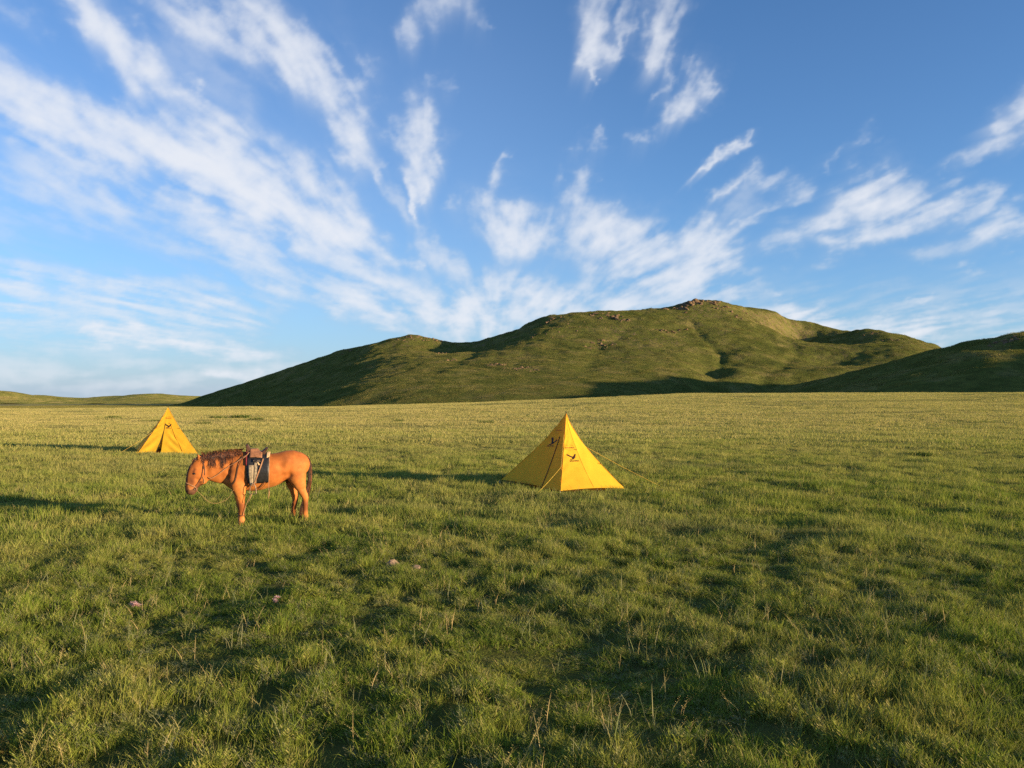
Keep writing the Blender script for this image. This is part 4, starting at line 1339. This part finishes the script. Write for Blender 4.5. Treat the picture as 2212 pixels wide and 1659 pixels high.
def project(p):
    x, y, z = p[0], p[1], p[2] - CAM_H
    yy = y * math.cos(PITCH) + z * math.sin(PITCH); zz = -y * math.sin(PITCH) + z * math.cos(PITCH)
    return 1106 + F_PX * x / yy, 829.5 - F_PX * zz / yy

def gz(x, y):
    return float(ground_h(np.array([x]), np.array([y]))[0])

def text_shape(body, size):
    cu = bpy.data.curves.new('text', 'FONT'); cu.body = body; cu.size = size; cu.align_x = 'CENTER'; cu.resolution_u = 3
    cu.offset = size * 0.012
    o = bpy.data.objects.new('text', cu); col.objects.link(o)
    dg = bpy.context.evaluated_depsgraph_get()
    me = bpy.data.meshes.new_from_object(o.evaluated_get(dg))
    V = [(v.co.x, v.co.y) for v in me.vertices]; Fc = [tuple(p.vertices) for p in me.polygons]
    bpy.data.objects.remove(o); bpy.data.curves.remove(cu); bpy.data.meshes.remove(me)
    return V, Fc

class Tent:
    def __init__(self, apex, corners, exps, hem, label, seed):
        self.ax = Vector(apex); self.c = corners; self.e = exps; self.hem = hem; self.n = len(corners)
        base = gz(apex[0], apex[1])
        self.root = empty('tent', (apex[0], apex[1], base))
        self.base = base
        tag(self.root, label, 'tent', 'yellow tipi tents on the meadow')
        self.seed = seed
        self.folds = seed > 5
        self.panels = []
        self.zb = [gz(c[0], c[1]) + c[2] for c in corners]
    def rib(self, i, t):
        c = self.c[i]; k = t ** self.e[i]
        x = self.ax.x + (c[0] - self.ax.x) * k; y = self.ax.y + (c[1] - self.ax.y) * k
        return Vector((x, y, self.ax.z + (self.zb[i] - self.ax.z) * t))
    def S(self, i, u, t, wr=1.0):
        a = self.rib(i, t); b = self.rib((i + 1) % self.n, t)
        p = a.lerp(b, u)
        ctr = Vector((self.ax.x, self.ax.y, p.z))
        inw = ctr - p
        if inw.length > 1e-4: inw.normalize()
        prof = (1 - abs(2 * u - 1)) if len(self.hem[i]) > 2 else math.sin(math.pi * u)
        sg = self.hem[i][1] * prof * t * (1.15 - t * .4)
        s = u * 37.1 + self.seed
        w = 0.0
        if wr:
            w = 0.010 * float(perlin(np.array([u * 5 + i * 7 + t * 6.0 + self.seed]), np.array([t * 3.0 - u * 3])) [0]) * min(1, t * 3)
            w += 0.034 * math.exp(-u * 6) * math.sin(46 * t + 22 * u) * min(1, 2 * t) * (1.15 - t)
            if i == 0: w += 0.016 * math.exp(-(1 - u) * 9) * math.sin(40 * t - 18 * u) * min(1, 2 * t)
            if self.folds and i == 1:      # slack cloth hanging in slanting folds beside the door
                w += 0.045 * math.exp(-((u - .64) / .13) ** 2) * sstep(t, .42, .8) * math.sin(30 * t - 26 * u)
                w += 0.03 * math.exp(-((u - .15) / .12) ** 2) * sstep(t, .55, .9) * math.sin(18 * t + 20 * u)
                w += 0.02 * math.exp(-((u - .9) / .1) ** 2) * sstep(t, .6, .9) * math.sin(24 * t + 14 * u)
        p = p + inw * (sg + w)
        p.z += self.hem[i][0] * math.sin(math.pi * u) * t ** 6
        return p
    def N(self, i, u, t):
        e = 0.01
        du = self.S(i, min(u + e, 1), t, 0) - self.S(i, max(u - e, 0), t, 0); dt = self.S(i, u, min(t + e, 1), 0) - self.S(i, u, max(t - e, .001), 0)
        n = du.cross(dt).normalized()
        out = self.S(i, u, t, 0) - Vector((self.ax.x, self.ax.y, self.S(i, u, t, 0).z))
        return n if n.dot(out) > 0 else -n
    def loc(self, p):
        return p - Vector((self.ax.x, self.ax.y, self.base))
    def panel(self, i, u0=lambda t: 0.0, u1=lambda t: 1.0, name='panel', mat=None, nu=14, nt=26):
        V, Fc = [], []
        for a in range(nt + 1):
            t = 0.004 + (a / nt) * 0.996
            for b in range(nu + 1):
                u = u0(t) + (u1(t) - u0(t)) * b / nu
                V.append(self.loc(self.S(i, u, t)))
        for a in range(nt):
            for b in range(nu):
                q = a * (nu + 1) + b
                Fc.append((q, q + 1, q + nu + 2, q + nu + 1))
        o = mesh_obj(name, V, Fc, mat or M_TENT, self.root, True)
        self.panels.append((i, u0(.6), u1(.6), o))
        return o
    def line(self, i, pts, rad, mat, name, off=0.006, parent=None):
        P = [self.loc(self.S(i, u, t) + self.N(i, u, t) * off) for u, t in pts]
        return tube_obj(name, P, rad, mat, self.on_panel(i, pts[0][0] - .002), 5, 4)
    def find(self, i, X, Y):
        best = None
        for a in np.linspace(.02, .98, 33):
            for b in np.linspace(.03, .98, 40):
                q = project(self.S(i, a, b, 0)); d = (q[0] - X) ** 2 + (q[1] - Y) ** 2
                if best is None or d < best[0]: best = (d, a, b)
        return best[1], best[2]
    def on_panel(self, i, u):
        for (k, a, b, o) in self.panels:
            if k == i and a <= u <= b: return o
        return self.root
    def stamp(self, i, u, t, V2, Fc, name, mat=None, off=0.006, tilt=0.0):
        e = 0.02
        du = (self.S(i, u + e, t, 0) - self.S(i, u - e, t, 0)) / (2 * e); dt = (self.S(i, u, t + e, 0) - self.S(i, u, t - e, 0)) / (2 * e)
        n = self.N(i, u, t)
        hor = Vector((0, 0, 1)).cross(n).normalized(); ver = n.cross(hor).normalized()
        M = np.array([[du.dot(hor), dt.dot(hor)], [du.dot(ver), dt.dot(ver)]])
        Mi = np.linalg.inv(M)
        V = []
        for a, b in V2:
            ct, st = math.cos(tilt), math.sin(tilt)
            a, b = a * ct - b * st, a * st + b * ct
            q = Mi @ np.array([a, b])
            uu, tt = u + q[0], t + q[1]
            V.append(self.loc(self.S(i, uu, tt) + self.N(i, min(max(uu, .01), .99), min(max(tt, .02), .99)) * off))
        return mesh_obj(name, V, Fc, mat or M_PRINT, self.on_panel(i, u))

EAGLE = [(-75,36),(-58,40),(-20,17),(8,6),(18,16),(33,40),(46,42),(49,30),(32,10),(44,3),(26,-8),(18,-22),(6,-30),(-26,-36),(-30,-29),(-2,-19),(-6,-8),(-36,8),(-70,26)]
EAGLE_F = [tuple(range(len(EAGLE)))]
EAGLE2 = [(-62,52),(-48,68),(-22,62),(-8,40),(-6,14),(10,8),(30,28),(52,44),(60,40),(56,24),(40,10),(22,2),(24,-8),(4,-16),(-10,-26),(-34,-34),(-52,-28),(-34,-18),(-20,-14),(-24,4),(-36,22),(-40,38),(-56,40)]

def tri_fan(poly):
    bm = bmesh.new()
    vs = [bm.verts.new((x, y, 0)) for x, y in poly]
    f = bm.faces.new(vs); bmesh.ops.triangulate(bm, faces=[f])
    bm.verts.index_update()
    out = [tuple(v.index for v in f.verts) for f in bm.faces]
    bm.free()
    return out

def arc_strip(w, h, y0, up, n=14, th=0.006):
    V, Fc = [], []
    for k in range(n + 1):
        a = math.pi * k / n
        x = -w / 2 * math.cos(a); y = y0 + up * h * math.sin(a)
        V += [(x, y), (x, y + th)]
    for k in range(n): Fc.append((2 * k, 2 * k + 1, 2 * k + 3, 2 * k + 2))
    return V, Fc

def logos(tent, i, eagle_xy, text_xy, arch_xy, px, poly=EAGLE, tilt=0.0):
    """px: metres per enlargement pixel"""
    if eagle_xy:
        u, t = tent.find(i, *eagle_xy)
        tent.stamp(i, u, t, [(x * px, y * px) for x, y in poly], tri_fan(poly), 'eagle_print', tilt=tilt)
    if text_xy:
        u, t = tent.find(i, *text_xy)
        V, Fc = text_shape('SALEWA', 30 * px); tent.stamp(i, u, t, [(x, y - 10 * px) for x, y in V], Fc, 'lettering', tilt=tilt)
    if arch_xy:
        u, t = tent.find(i, *arch_xy)
        V, Fc = text_shape('SALEWA', 28 * px); tent.stamp(i, u, t, [(x, y - 9 * px) for x, y in V], Fc, 'lettering', M_INK, tilt=tilt)
        V, Fc = arc_strip(100 * px, 22 * px, 16 * px, 1, th=2.5 * px); tent.stamp(i, u, t, V, Fc, 'emblem_arc', M_INK, tilt=tilt)
        V, Fc = arc_strip(100 * px, 16 * px, -18 * px, -1, th=2.5 * px); tent.stamp(i, u, t, V, Fc, 'emblem_arc', M_INK, tilt=tilt)

def A2(cx, cy): return ((1190 + cx / 5.53) * .8848, (980 + cy / 5.53) * .8848)
def A3(cx, cy): return ((300 + cx / 10.055) * .8848, (970 + cy / 10.055) * .8848)

def guy(tent, start, peg):
    """cord from a point of the tent to a peg in the turf"""
    e = Vector((peg[0], peg[1], gz(*peg) + 0.03))
    a = tent.loc(start); b = tent.loc(e)
    tube_obj('guy_line', [a, a.lerp(b, .5) - Vector((0, 0, .02)), b], .0042, M_CORD, tent.root, 5, 5)
    tube_obj('peg', [b + Vector((0, 0, .02)), b - Vector((0, 0, .10))], .006, M_PEG, tent.root, 6, 0)

def tab(tent, i, u, t, out=0.06):
    p = tent.S(i, u, t); n = tent.N(i, u, t)
    tube_obj('loop_tab', [tent.loc(p), tent.loc(p + n * out * .6 + Vector((0, 0, .012))), tent.loc(p + n * out)], .009, M_TAB, tent.root, 5, 3)

def skirt(tent, i, width=0.10, u0=0.0, u1=1.0):
    V, Fc = [], []
    n = 40
    for k in range(n + 1):
        u = u0 + (u1 - u0) * k / n
        p = tent.S(i, u, 1.0)
        o = Vector((p.x - tent.ax.x, p.y - tent.ax.y, 0)).normalized()
        w = width * (0.7 + 0.8 * abs(float(perlin(np.array([u * 9 + i * 5.3]), np.array([tent.seed]))[0])) * 1.4)
        bz = gz(p.x, p.y)
        V += [tent.loc(p + Vector((0, 0, .035))), tent.loc(Vector((p.x, p.y, bz + .055 + .03 * math.sin(23 * u + i))) + o * w * .5), tent.loc(Vector((p.x, p.y, bz + .02)) + o * w)]
    for k in range(n):
        for j in range(2):
            a = 3 * k + j; Fc.append((a, a + 1, a + 4, a + 3))
    return mesh_obj('skirt', V, Fc, M_SKIRT, tent.root, True)

def right_tent():
    cs = [(-0.30, 22.30, .10), (1.242, 20.43, .05), (2.95, 20.86, .06), (2.85, 22.75, .05), (1.05, 23.45, .05)]
    tn = Tent((1.483, 21.8, gz(1.48, 21.8) + 2.0), cs, [1.20, 1.18, 1.38, 1.3, 1.25],
              [(.02, .02), (.05, -.09, 1), (.04, .05), (.03, .05), (.03, .05)], 'yellow tipi tent with eagle prints standing closed, a guy line on its right', 3.3)
    tn.panel(0, lambda t: 0.0, lambda t: 0.70)          # shaded face up to the zip
    tn.panel(0, lambda t: 0.70, lambda t: 1.0)
    tn.panel(1, lambda t: 0.0, lambda t: 0.50); tn.panel(1, lambda t: 0.50, lambda t: 1.0)
    for i in (2, 3, 4): tn.panel(i)
    tn.line(0, [(.70, t) for t in np.linspace(.33, .995, 8)], .012, M_ZIP, 'zip')
    for i, lab in ((1, 'seam'), (2, 'seam'), (0, 'seam')):
        tn.line(i, [(.004, t) for t in np.linspace(.01, .99, 10)], .005, M_SEAM, 'seam', .003)
    tn.line(1, [(.5, t) for t in np.linspace(.02, .99, 10)], .003, M_SEAM, 'seam', .002)
    px = .16 / 1719 * 21.2
    logos(tn, 0, A2(885, 545), A2(855, 606), A2(968, 388), px * 1.2, EAGLE2)
    logos(tn, 1, A2(1150, 748), A2(1168, 800), A2(1112, 624), px * 1.15)
    tab(tn, 0, .03, .36); tab(tn, 0, .02, .63); tab(tn, 1, .98, .69); tab(tn, 1, .47, .50, .03)
    tn.line(0, [(.985, t) for t in np.linspace(.3, .72, 6)], .005, M_CORD, 'cord', .03)
    guy(tn, tn.S(0, .985, .70), (0.62, 20.0))
    guy(tn, tn.S(2, .5, .45), (4.05, 21.6))
    ap = tn.loc(tn.ax)
    tube_obj('pole', [ap + Vector((0, 0, .035)), Vector((0, 0, 0.0))], .012, M_TAB, tn.root, 8, 0)
    V = [tn.loc(Vector((c[0], c[1], gz(c[0], c[1]) + .03))).lerp(Vector((0, 0, .03)), .06) for c in cs]
    mesh_obj('groundsheet', V, [tuple(range(5))], M_SHEET, tn.root)
    for c in cs:
        b = tn.loc(Vector((c[0], c[1], gz(c[0], c[1]))))
        d = Vector((b.x, b.y, 0)).normalized()
        tube_obj('peg', [b + d * .05 + Vector((0, 0, .06)), b + d * .01 - Vector((0, 0, .10))], .007, M_PEG, tn.root, 6, 0)
    NO_GRASS.append([(c[0] * .94 + tn.ax.x * .06, c[1] * .94 + tn.ax.y * .06) for c in cs])
    return tn

def left_tent():
    cs = [(-17.75, 37.5, .08), (-16.52, 35.2, .02), (-13.86, 35.2, .02), (-14.85, 37.3, .03), (-16.3, 38.4, .03)]
    tn = Tent((-15.72, 36.4, gz(-15.72, 36.4) + 2.03), cs, [1.2, 1.14, 1.16, 1.2, 1.2],
              [(.03, .03), (.0, .03), (.03, .05), (.03, .05), (.03, .05)], 'yellow tipi tent with a half open door flap beyond the horse', 8.8)
    tn.panel(0)
    gap0 = lambda t: 0.355 - 0.065 * max(0, (t - .50) / .50)
    gap1 = lambda t: 0.360 + 0.020 * max(0, (t - .50) / .50)
    tn.panel(1, lambda t: 0.0, gap0, 'door_flap'); tn.panel(1, gap1, lambda t: 0.74)
    tn.panel(1, lambda t: 0.74, lambda t: 1.0)
    for i in (2, 3, 4): tn.panel(i)
    tn.line(1, [(gap0(t) + .003, t) for t in np.linspace(.36, .98, 8)], .010, M_ZIP, 'zip')
    tn.line(1, [(.66 + .10 * min(1, max(0, (t - .36) / .5)), t) for t in np.linspace(.38, .96, 8)], .008, M_SEAM, 'seam')
    for i in (1, 2):
        tn.line(i, [(.004, t) for t in np.linspace(.01, .99, 10)], .006, M_SEAM, 'seam', .003)
    px = .088 / 1719 * 36.0
    big = [(x * 1.05, y * 1.05) for x, y in EAGLE]
    u, t = tn.find(1, *A3(1125, 700)); tn.stamp(1, u, t, [(x * px * 1.45, y * px * 1.45) for x, y in EAGLE], tri_fan(EAGLE), 'eagle_print', off=.012)
    u, t = tn.find(1, *A3(1125, 770)); V, Fc = text_shape('SALEWA', 34 * px); tn.stamp(1, u, t, [(x, y - 10 * px) for x, y in V], Fc, 'lettering', M_INK, .012)
    u, t = tn.find(1, *A3(1125, 512)); V, Fc = text_shape('SALEWA', 38 * px); tn.stamp(1, u, t, [(x, y - 10 * px) for x, y in V], Fc, 'lettering', M_INK, .012)
    V, Fc = arc_strip(150 * px, 26 * px, 18 * px, 1, th=4 * px); tn.stamp(1, u, t, V, Fc, 'emblem_arc', M_INK, .012)
    skirt(tn, 1, .13, 0, .29); skirt(tn, 1, .13, .40, 1.0)
    guy(tn, tn.S(0, .02, .45), (-18.6, 37.0)); guy(tn, tn.S(0, .98, .55), (-17.15, 34.75))
    tab(tn, 1, .97, .47); tab(tn, 1, .60, .36, .03)
    ap = tn.loc(tn.ax)
    tube_obj('pole', [ap + Vector((0, 0, .03)), Vector((0, 0, 0.0))], .012, M_TAB, tn.root, 8, 0)
    V = [tn.loc(Vector((c[0], c[1], gz(c[0], c[1]) + .03))).lerp(Vector((0, 0, .03)), .06) for c in cs]
    mesh_obj('groundsheet', V, [tuple(range(5))], M_SHEET, tn.root)
    NO_GRASS.append([(c[0] * .94 + tn.ax.x * .06, c[1] * .94 + tn.ax.y * .06) for c in cs])
    return tn

tent_a = right_tent()
tent_b = left_tent()

# ------------------------------------------------------------------ rocks, flowers, tussocks
def rock_mat(name, a, b):
    m, T = new_mat(name)
    gm = T.n('ShaderNodeNewGeometry')
    n = T.noise(gm.outputs['Position'], 1.3, 5.0, 0.65)
    d = T.n('ShaderNodeBsdfDiffuse'); T.l(T.ramp(n, [(0.3, a), (0.7, b)]), d.inputs['Color'])
    finish(T, d.outputs[0]); return m
M_ROCK = rock_mat('hill_rock', (0.085, 0.062, 0.04), (0.20, 0.145, 0.09))
M_STONE = rock_mat('pale_stone', (0.16, 0.12, 0.085), (0.28, 0.21, 0.15))

def stone_geo(V, Fc, p, sx, sy, sz, rr):
    bm = bmesh.new(); bmesh.ops.create_icosphere(bm, subdivisions=2, radius=1.0)
    rot = Euler((rr.uniform(-.5, .5), rr.uniform(-.5, .5), rr.uniform(0, 6.28))).to_matrix()
    cuts = [(Vector((rr.gauss(0, 1), rr.gauss(0, 1), rr.gauss(0, 1))).normalized(), rr.uniform(.45, .85)) for _ in range(7)]
    b = len(V)
    for v in bm.verts:
        q = v.co.copy()
        for n, d in cuts:
            e = q.dot(n) - d
            if e > 0: q -= n * e
        q = rot @ Vector((q.x * sx, q.y * sy, q.z * sz))
        V.append(p + q)
    for f in bm.faces: Fc.append(tuple(b + v.index for v in f.verts))
    bm.free()

def hit(X, Y, hfun, d0, d1):
    D = np.arange(d0, d1, 1.0)
    x, y, z = pix_dir(X, Y)
    px_ = x / y * D; pz = CAM_H + z / y * D
    under = hfun(px_, D) >= pz
    i = int(np.argmax(under)) if under.any() else len(D) - 1
    return float(px_[i]), float(D[i])

def stone_meshes(name, mat, n, seed):
    out = []
    for i in range(n):
        V, Fc = [], []
        stone_geo(V, Fc, Vector((0, 0, 0)), 1.0, .8, .55, random.Random(seed + i))
        me = bpy.data.meshes.new(name); me.from_pydata([tuple(v) for v in V], [], Fc); me.update(); me.materials.append(mat)
        out.append(me)
    return out
ROCKS = stone_meshes('rock', M_ROCK, 8, 900)

def outcrop(spots, label, hfun=main_h, d0=330, d1=760, seed=1, big=2.0):
    rr = random.Random(seed)
    root = None
    for (X, Y, wx, wy, n) in spots:
        x0, y0 = hit(X, Y, hfun, d0, d1)
        if root is None:
            c0 = Vector((x0, y0, float(hfun(np.array([x0]), np.array([y0]))[0])))
            root = empty('rock_outcrop', c0)
            tag(root, label, 'rock outcrop', 'rock outcrops on the hills')
        k = y0 / F_PX
        for i in range(n):
            x = x0 + rr.gauss(0, .5) * wx * k; y = y0 + rr.gauss(0, .5) * wy * k * 5
            z = float(hfun(np.array([x]), np.array([y]))[0])
            s = 1.25 * big * rr.uniform(.35, 1.0) ** 1.5
            o = bpy.data.objects.new('rock', rr.choice(ROCKS)); col.objects.link(o); o.parent = root
            o.location = Vector((x, y, z - s * .22)) - c0
            o.scale = (s * rr.uniform(.8, 1.5), s * rr.uniform(.7, 1.2), s * rr.uniform(.6, 1.5)); o.rotation_euler = (rr.uniform(-.4, .4), rr.uniform(-.4, .4), rr.uniform(0, 6.28))

outcrop([(1480,656,26,3,30),(1500,652,22,3,22),(1545,655,26,3,22),(1475,666,24,6,18)], 'dark crag crowning the summit of the long hill', seed=2, big=3.0)
outcrop([(1195,690,28,4,22)], 'rocks on the shoulder where the long hill drops to its saddle', seed=3, big=2.0)
outcrop([(1290,678,26,4,14),(1320,685,22,4,18),(1345,692,16,4,10)], 'broken dark rocks stepping down from the crest of the long hill', seed=4, big=2.6)
outcrop([(1075,788,24,4,24),(1120,796,26,4,26),(1150,800,16,3,10)], 'wide tan rock band low on the sunlit face of the long hill', seed=5, big=1.5)
outcrop([(1300,742,28,7,34),(1275,752,16,5,10)], 'tan boulder patch halfway up the sunlit face of the long hill', seed=6, big=1.6)
outcrop([(890,728,36,4,28),(935,734,26,3,18)], 'sunlit rocks along the top of the rounded knob', seed=7, big=1.7)
outcrop([(752,757,20,4,20)], 'small rocky bump on the ridge left of the rounded knob', seed=8, big=1.8)
outcrop([(950,764,22,3,16),(978,778,18,4,14)], 'rocks on the end of the spur below the saddle', seed=9, big=1.5)
outcrop([(1440,716,28,4,20)], 'dark rocks on the slope below the summit', seed=10, big=1.8)
outcrop([(1560,668,30,4,16),(1610,674,20,4,12),(1590,684,20,4,8)], 'scattered rocks just right of the summit crag', seed=11, big=1.7)
outcrop([(1885,722,26,3,12),(1930,734,16,3,8)], 'rocks on the far end of the crest of the long hill', seed=12, big=1.6)
outcrop([(1230,705,40,8,24),(1180,720,40,8,20)], 'loose rocks strewn below the shoulder of the long hill', seed=13, big=1.2)
outcrop([(2185,735,24,6,16),(2150,742,20,6,12)], 'rocks on the upper flank of the dark shaded hill', right_h, 120, 460, 14, 1.1)

def ground_pt(X, Y):
    x, y, z = pix_dir(X, Y)
    D = np.arange(3.0, 260, 0.02)
    px_ = x / y * D; pz = CAM_H + z / y * D
    u = ground_h(px_, D) >= pz
    i = int(np.argmax(u))
    return Vector((float(px_[i]), float(D[i]), float(pz[i])))

def stone(X, Y, s, label, seed):
    p = ground_pt(X, Y); rr = random.Random(seed)
    V, Fc = [], []
    stone_geo(V, Fc, Vector((0, 0, s * .12 + .02)), s, s * .7, s * .5, rr)
    o = mesh_obj('stone', V, Fc, M_STONE); o.location = p
    tag(o, label, 'stone', 'pale stones lying in the grass')
stone(850, 1224, .13, 'tan flat stone lying in the grass between horse and tent', 21)
stone(897, 1232, .08, 'small pale stone beside the tan flat stone', 22)
stone(545, 1197, .07, 'small grey stone in the grass below the horse', 23)
stone(590, 1194, .06, 'tiny pale stone in the grass beside the small grey stone', 24)
stone(1985, 1168, .09, 'grey stone on the bare patch of the meadow', 25)

M_PINK = simple_mat('pink_petal', (0.62, 0.40, 0.36), 0.6, 0.25, 40.0, 0.2)
M_STEM = simple_mat('flower_stem', (0.10, 0.15, 0.03), 0.6, 0.25, 40.0, 0.2)
def flowers(X, Y, spread_m, n, label, seed):
    p0 = ground_pt(X, Y); rr = random.Random(seed)
    root = empty('flower_cluster', p0)
    tag(root, label, 'flowers', 'pink flower clusters in the grass')
    for i in range(n):
        dx, dy = rr.gauss(0, spread_m), rr.gauss(0, spread_m * .6)
        hgt = rr.uniform(.10, .15)
        top = Vector((dx, dy, hgt))
        tube_obj('stem', [Vector((dx * .6, dy * .6, -.02)), Vector((dx * .8, dy * .8, hgt * .5)), top], .0025, M_STEM, root, 4, 2)
        V, Fc = [], []
        for k in range(7):
            c = top + Vector((rr.gauss(0, .012), rr.gauss(0, .012), rr.gauss(0, .008)))
            for j in range(5):
                a = j * 1.2566 + rr.random(); b = len(V); r = .014
                V += [c, c + Vector((math.cos(a - .4) * r, math.sin(a - .4) * r, .005)), c + Vector((math.cos(a) * r * 1.3, math.sin(a) * r * 1.3, .009)), c + Vector((math.cos(a + .4) * r, math.sin(a + .4) * r, .005))]
                Fc.append((b, b + 1, b + 2, b + 3))
        mesh_obj('blossom', V, Fc, M_PINK, root)
flowers(290, 1331, .055, 8, 'pale pink flower cluster beside the dry brown tussock', 31)
flowers(588, 1322, .06, 5, 'small scattered pink flowers in the dark green grass', 32)

def tussock(X, Y, me, s, label, group):
    o = bpy.data.objects.new('tussock', me); col.objects.link(o)
    o.location = ground_pt(X, Y); o.scale = (s, s, s); o.rotation_euler = (0, 0, X * .7)
    tag(o, label, 'tussock', group)
def brown_colour(T, pos):
    return T.ramp(T.noise(pos, 6.0, 3.0), [(0.3, (0.16, 0.085, 0.035)), (0.7, (0.32, 0.19, 0.08))])
def dark_colour(T, pos):
    return T.ramp(T.noise(pos, 3.0, 3.0), [(0.3, (0.030, 0.040, 0.014)), (0.7, (0.065, 0.075, 0.026))])
def solid_tuft(name, mat, *a, **k):
    return blades_mesh(name, *a, mat, **k)
M_BROWN = grass_mat('dry_brown_grass', brown_colour, 0.2)
M_SHRUB = grass_mat('dark_shrub', dark_colour, 0.15)
dry = blades_mesh('dry_tussock', 120, .16, .06, .20, .006, 1.2, 71, M_BROWN, 3, 1.2)
pale = blades_mesh('pale_tussock', 26, .10, .16, .32, .006, .6, 72, M_STRAW, 3, .45, .016)
pale2 = blades_mesh('pale_tussock', 22, .12, .14, .28, .006, .6, 73, M_SAGE, 3, .45, .016)
shr = blades_mesh('low_shrub', 200, .6, .10, .30, .05, .6, 74, M_SHRUB, 2, .7)
tussock(185, 1348, dry, 1.0, 'dry brown tussock beside the pale pink flowers', 'tussocks in the meadow')
tussock(20, 1625, dry, .8, 'reddish brown tussock in the long grass at the corner of the meadow', 'tussocks in the meadow')
for i, (X, Y, s, m) in enumerate([(1290,1385,.8,pale2),(1375,1390,.85,pale),(1300,1310,.7,pale2),(1870,1260,.9,pale),(1990,1190,.8,pale),(1950,1225,.8,pale2),(1880,1150,.8,pale),(2150,1240,.8,pale2),
        (905,1560,.75,pale),(690,1500,.7,pale2),(75,1650,.9,pale),(535,1270,.7,pale),(1440,1360,.75,pale2),(1545,1390,.7,pale),(1700,1600,.7,pale2)]):
    where = ('on the dry patch right of the closed tent' if X > 1800 else 'in the green grass in front of the closed tent' if X > 1250
             else 'in the dark green grass in front of the horse')
    tussock(X, Y, m, s, ('straw coloured' if m is pale else 'grey green') + ' seed stalks ' + where, 'clumps of pale seed stalks')
for i, (X, Y, s) in enumerate([(440,918,1.3),(470,905,1.6),(520,903,1.8),(555,908,1.4),(340,912,1.2),(245,905,1.6),(1050,915,1.2),(860,912,1.1),(1620,955,1.0),(1990,985,.8)]):
    where = 'beyond the tent with the half open door' if X < 600 else 'between the two tents' if X < 1200 else 'on the dry meadow right of the closed tent'
    tussock(X, Y, shr, s, 'low dark shrub far out ' + where, 'low dark shrubs on the meadow')

grow_grass()
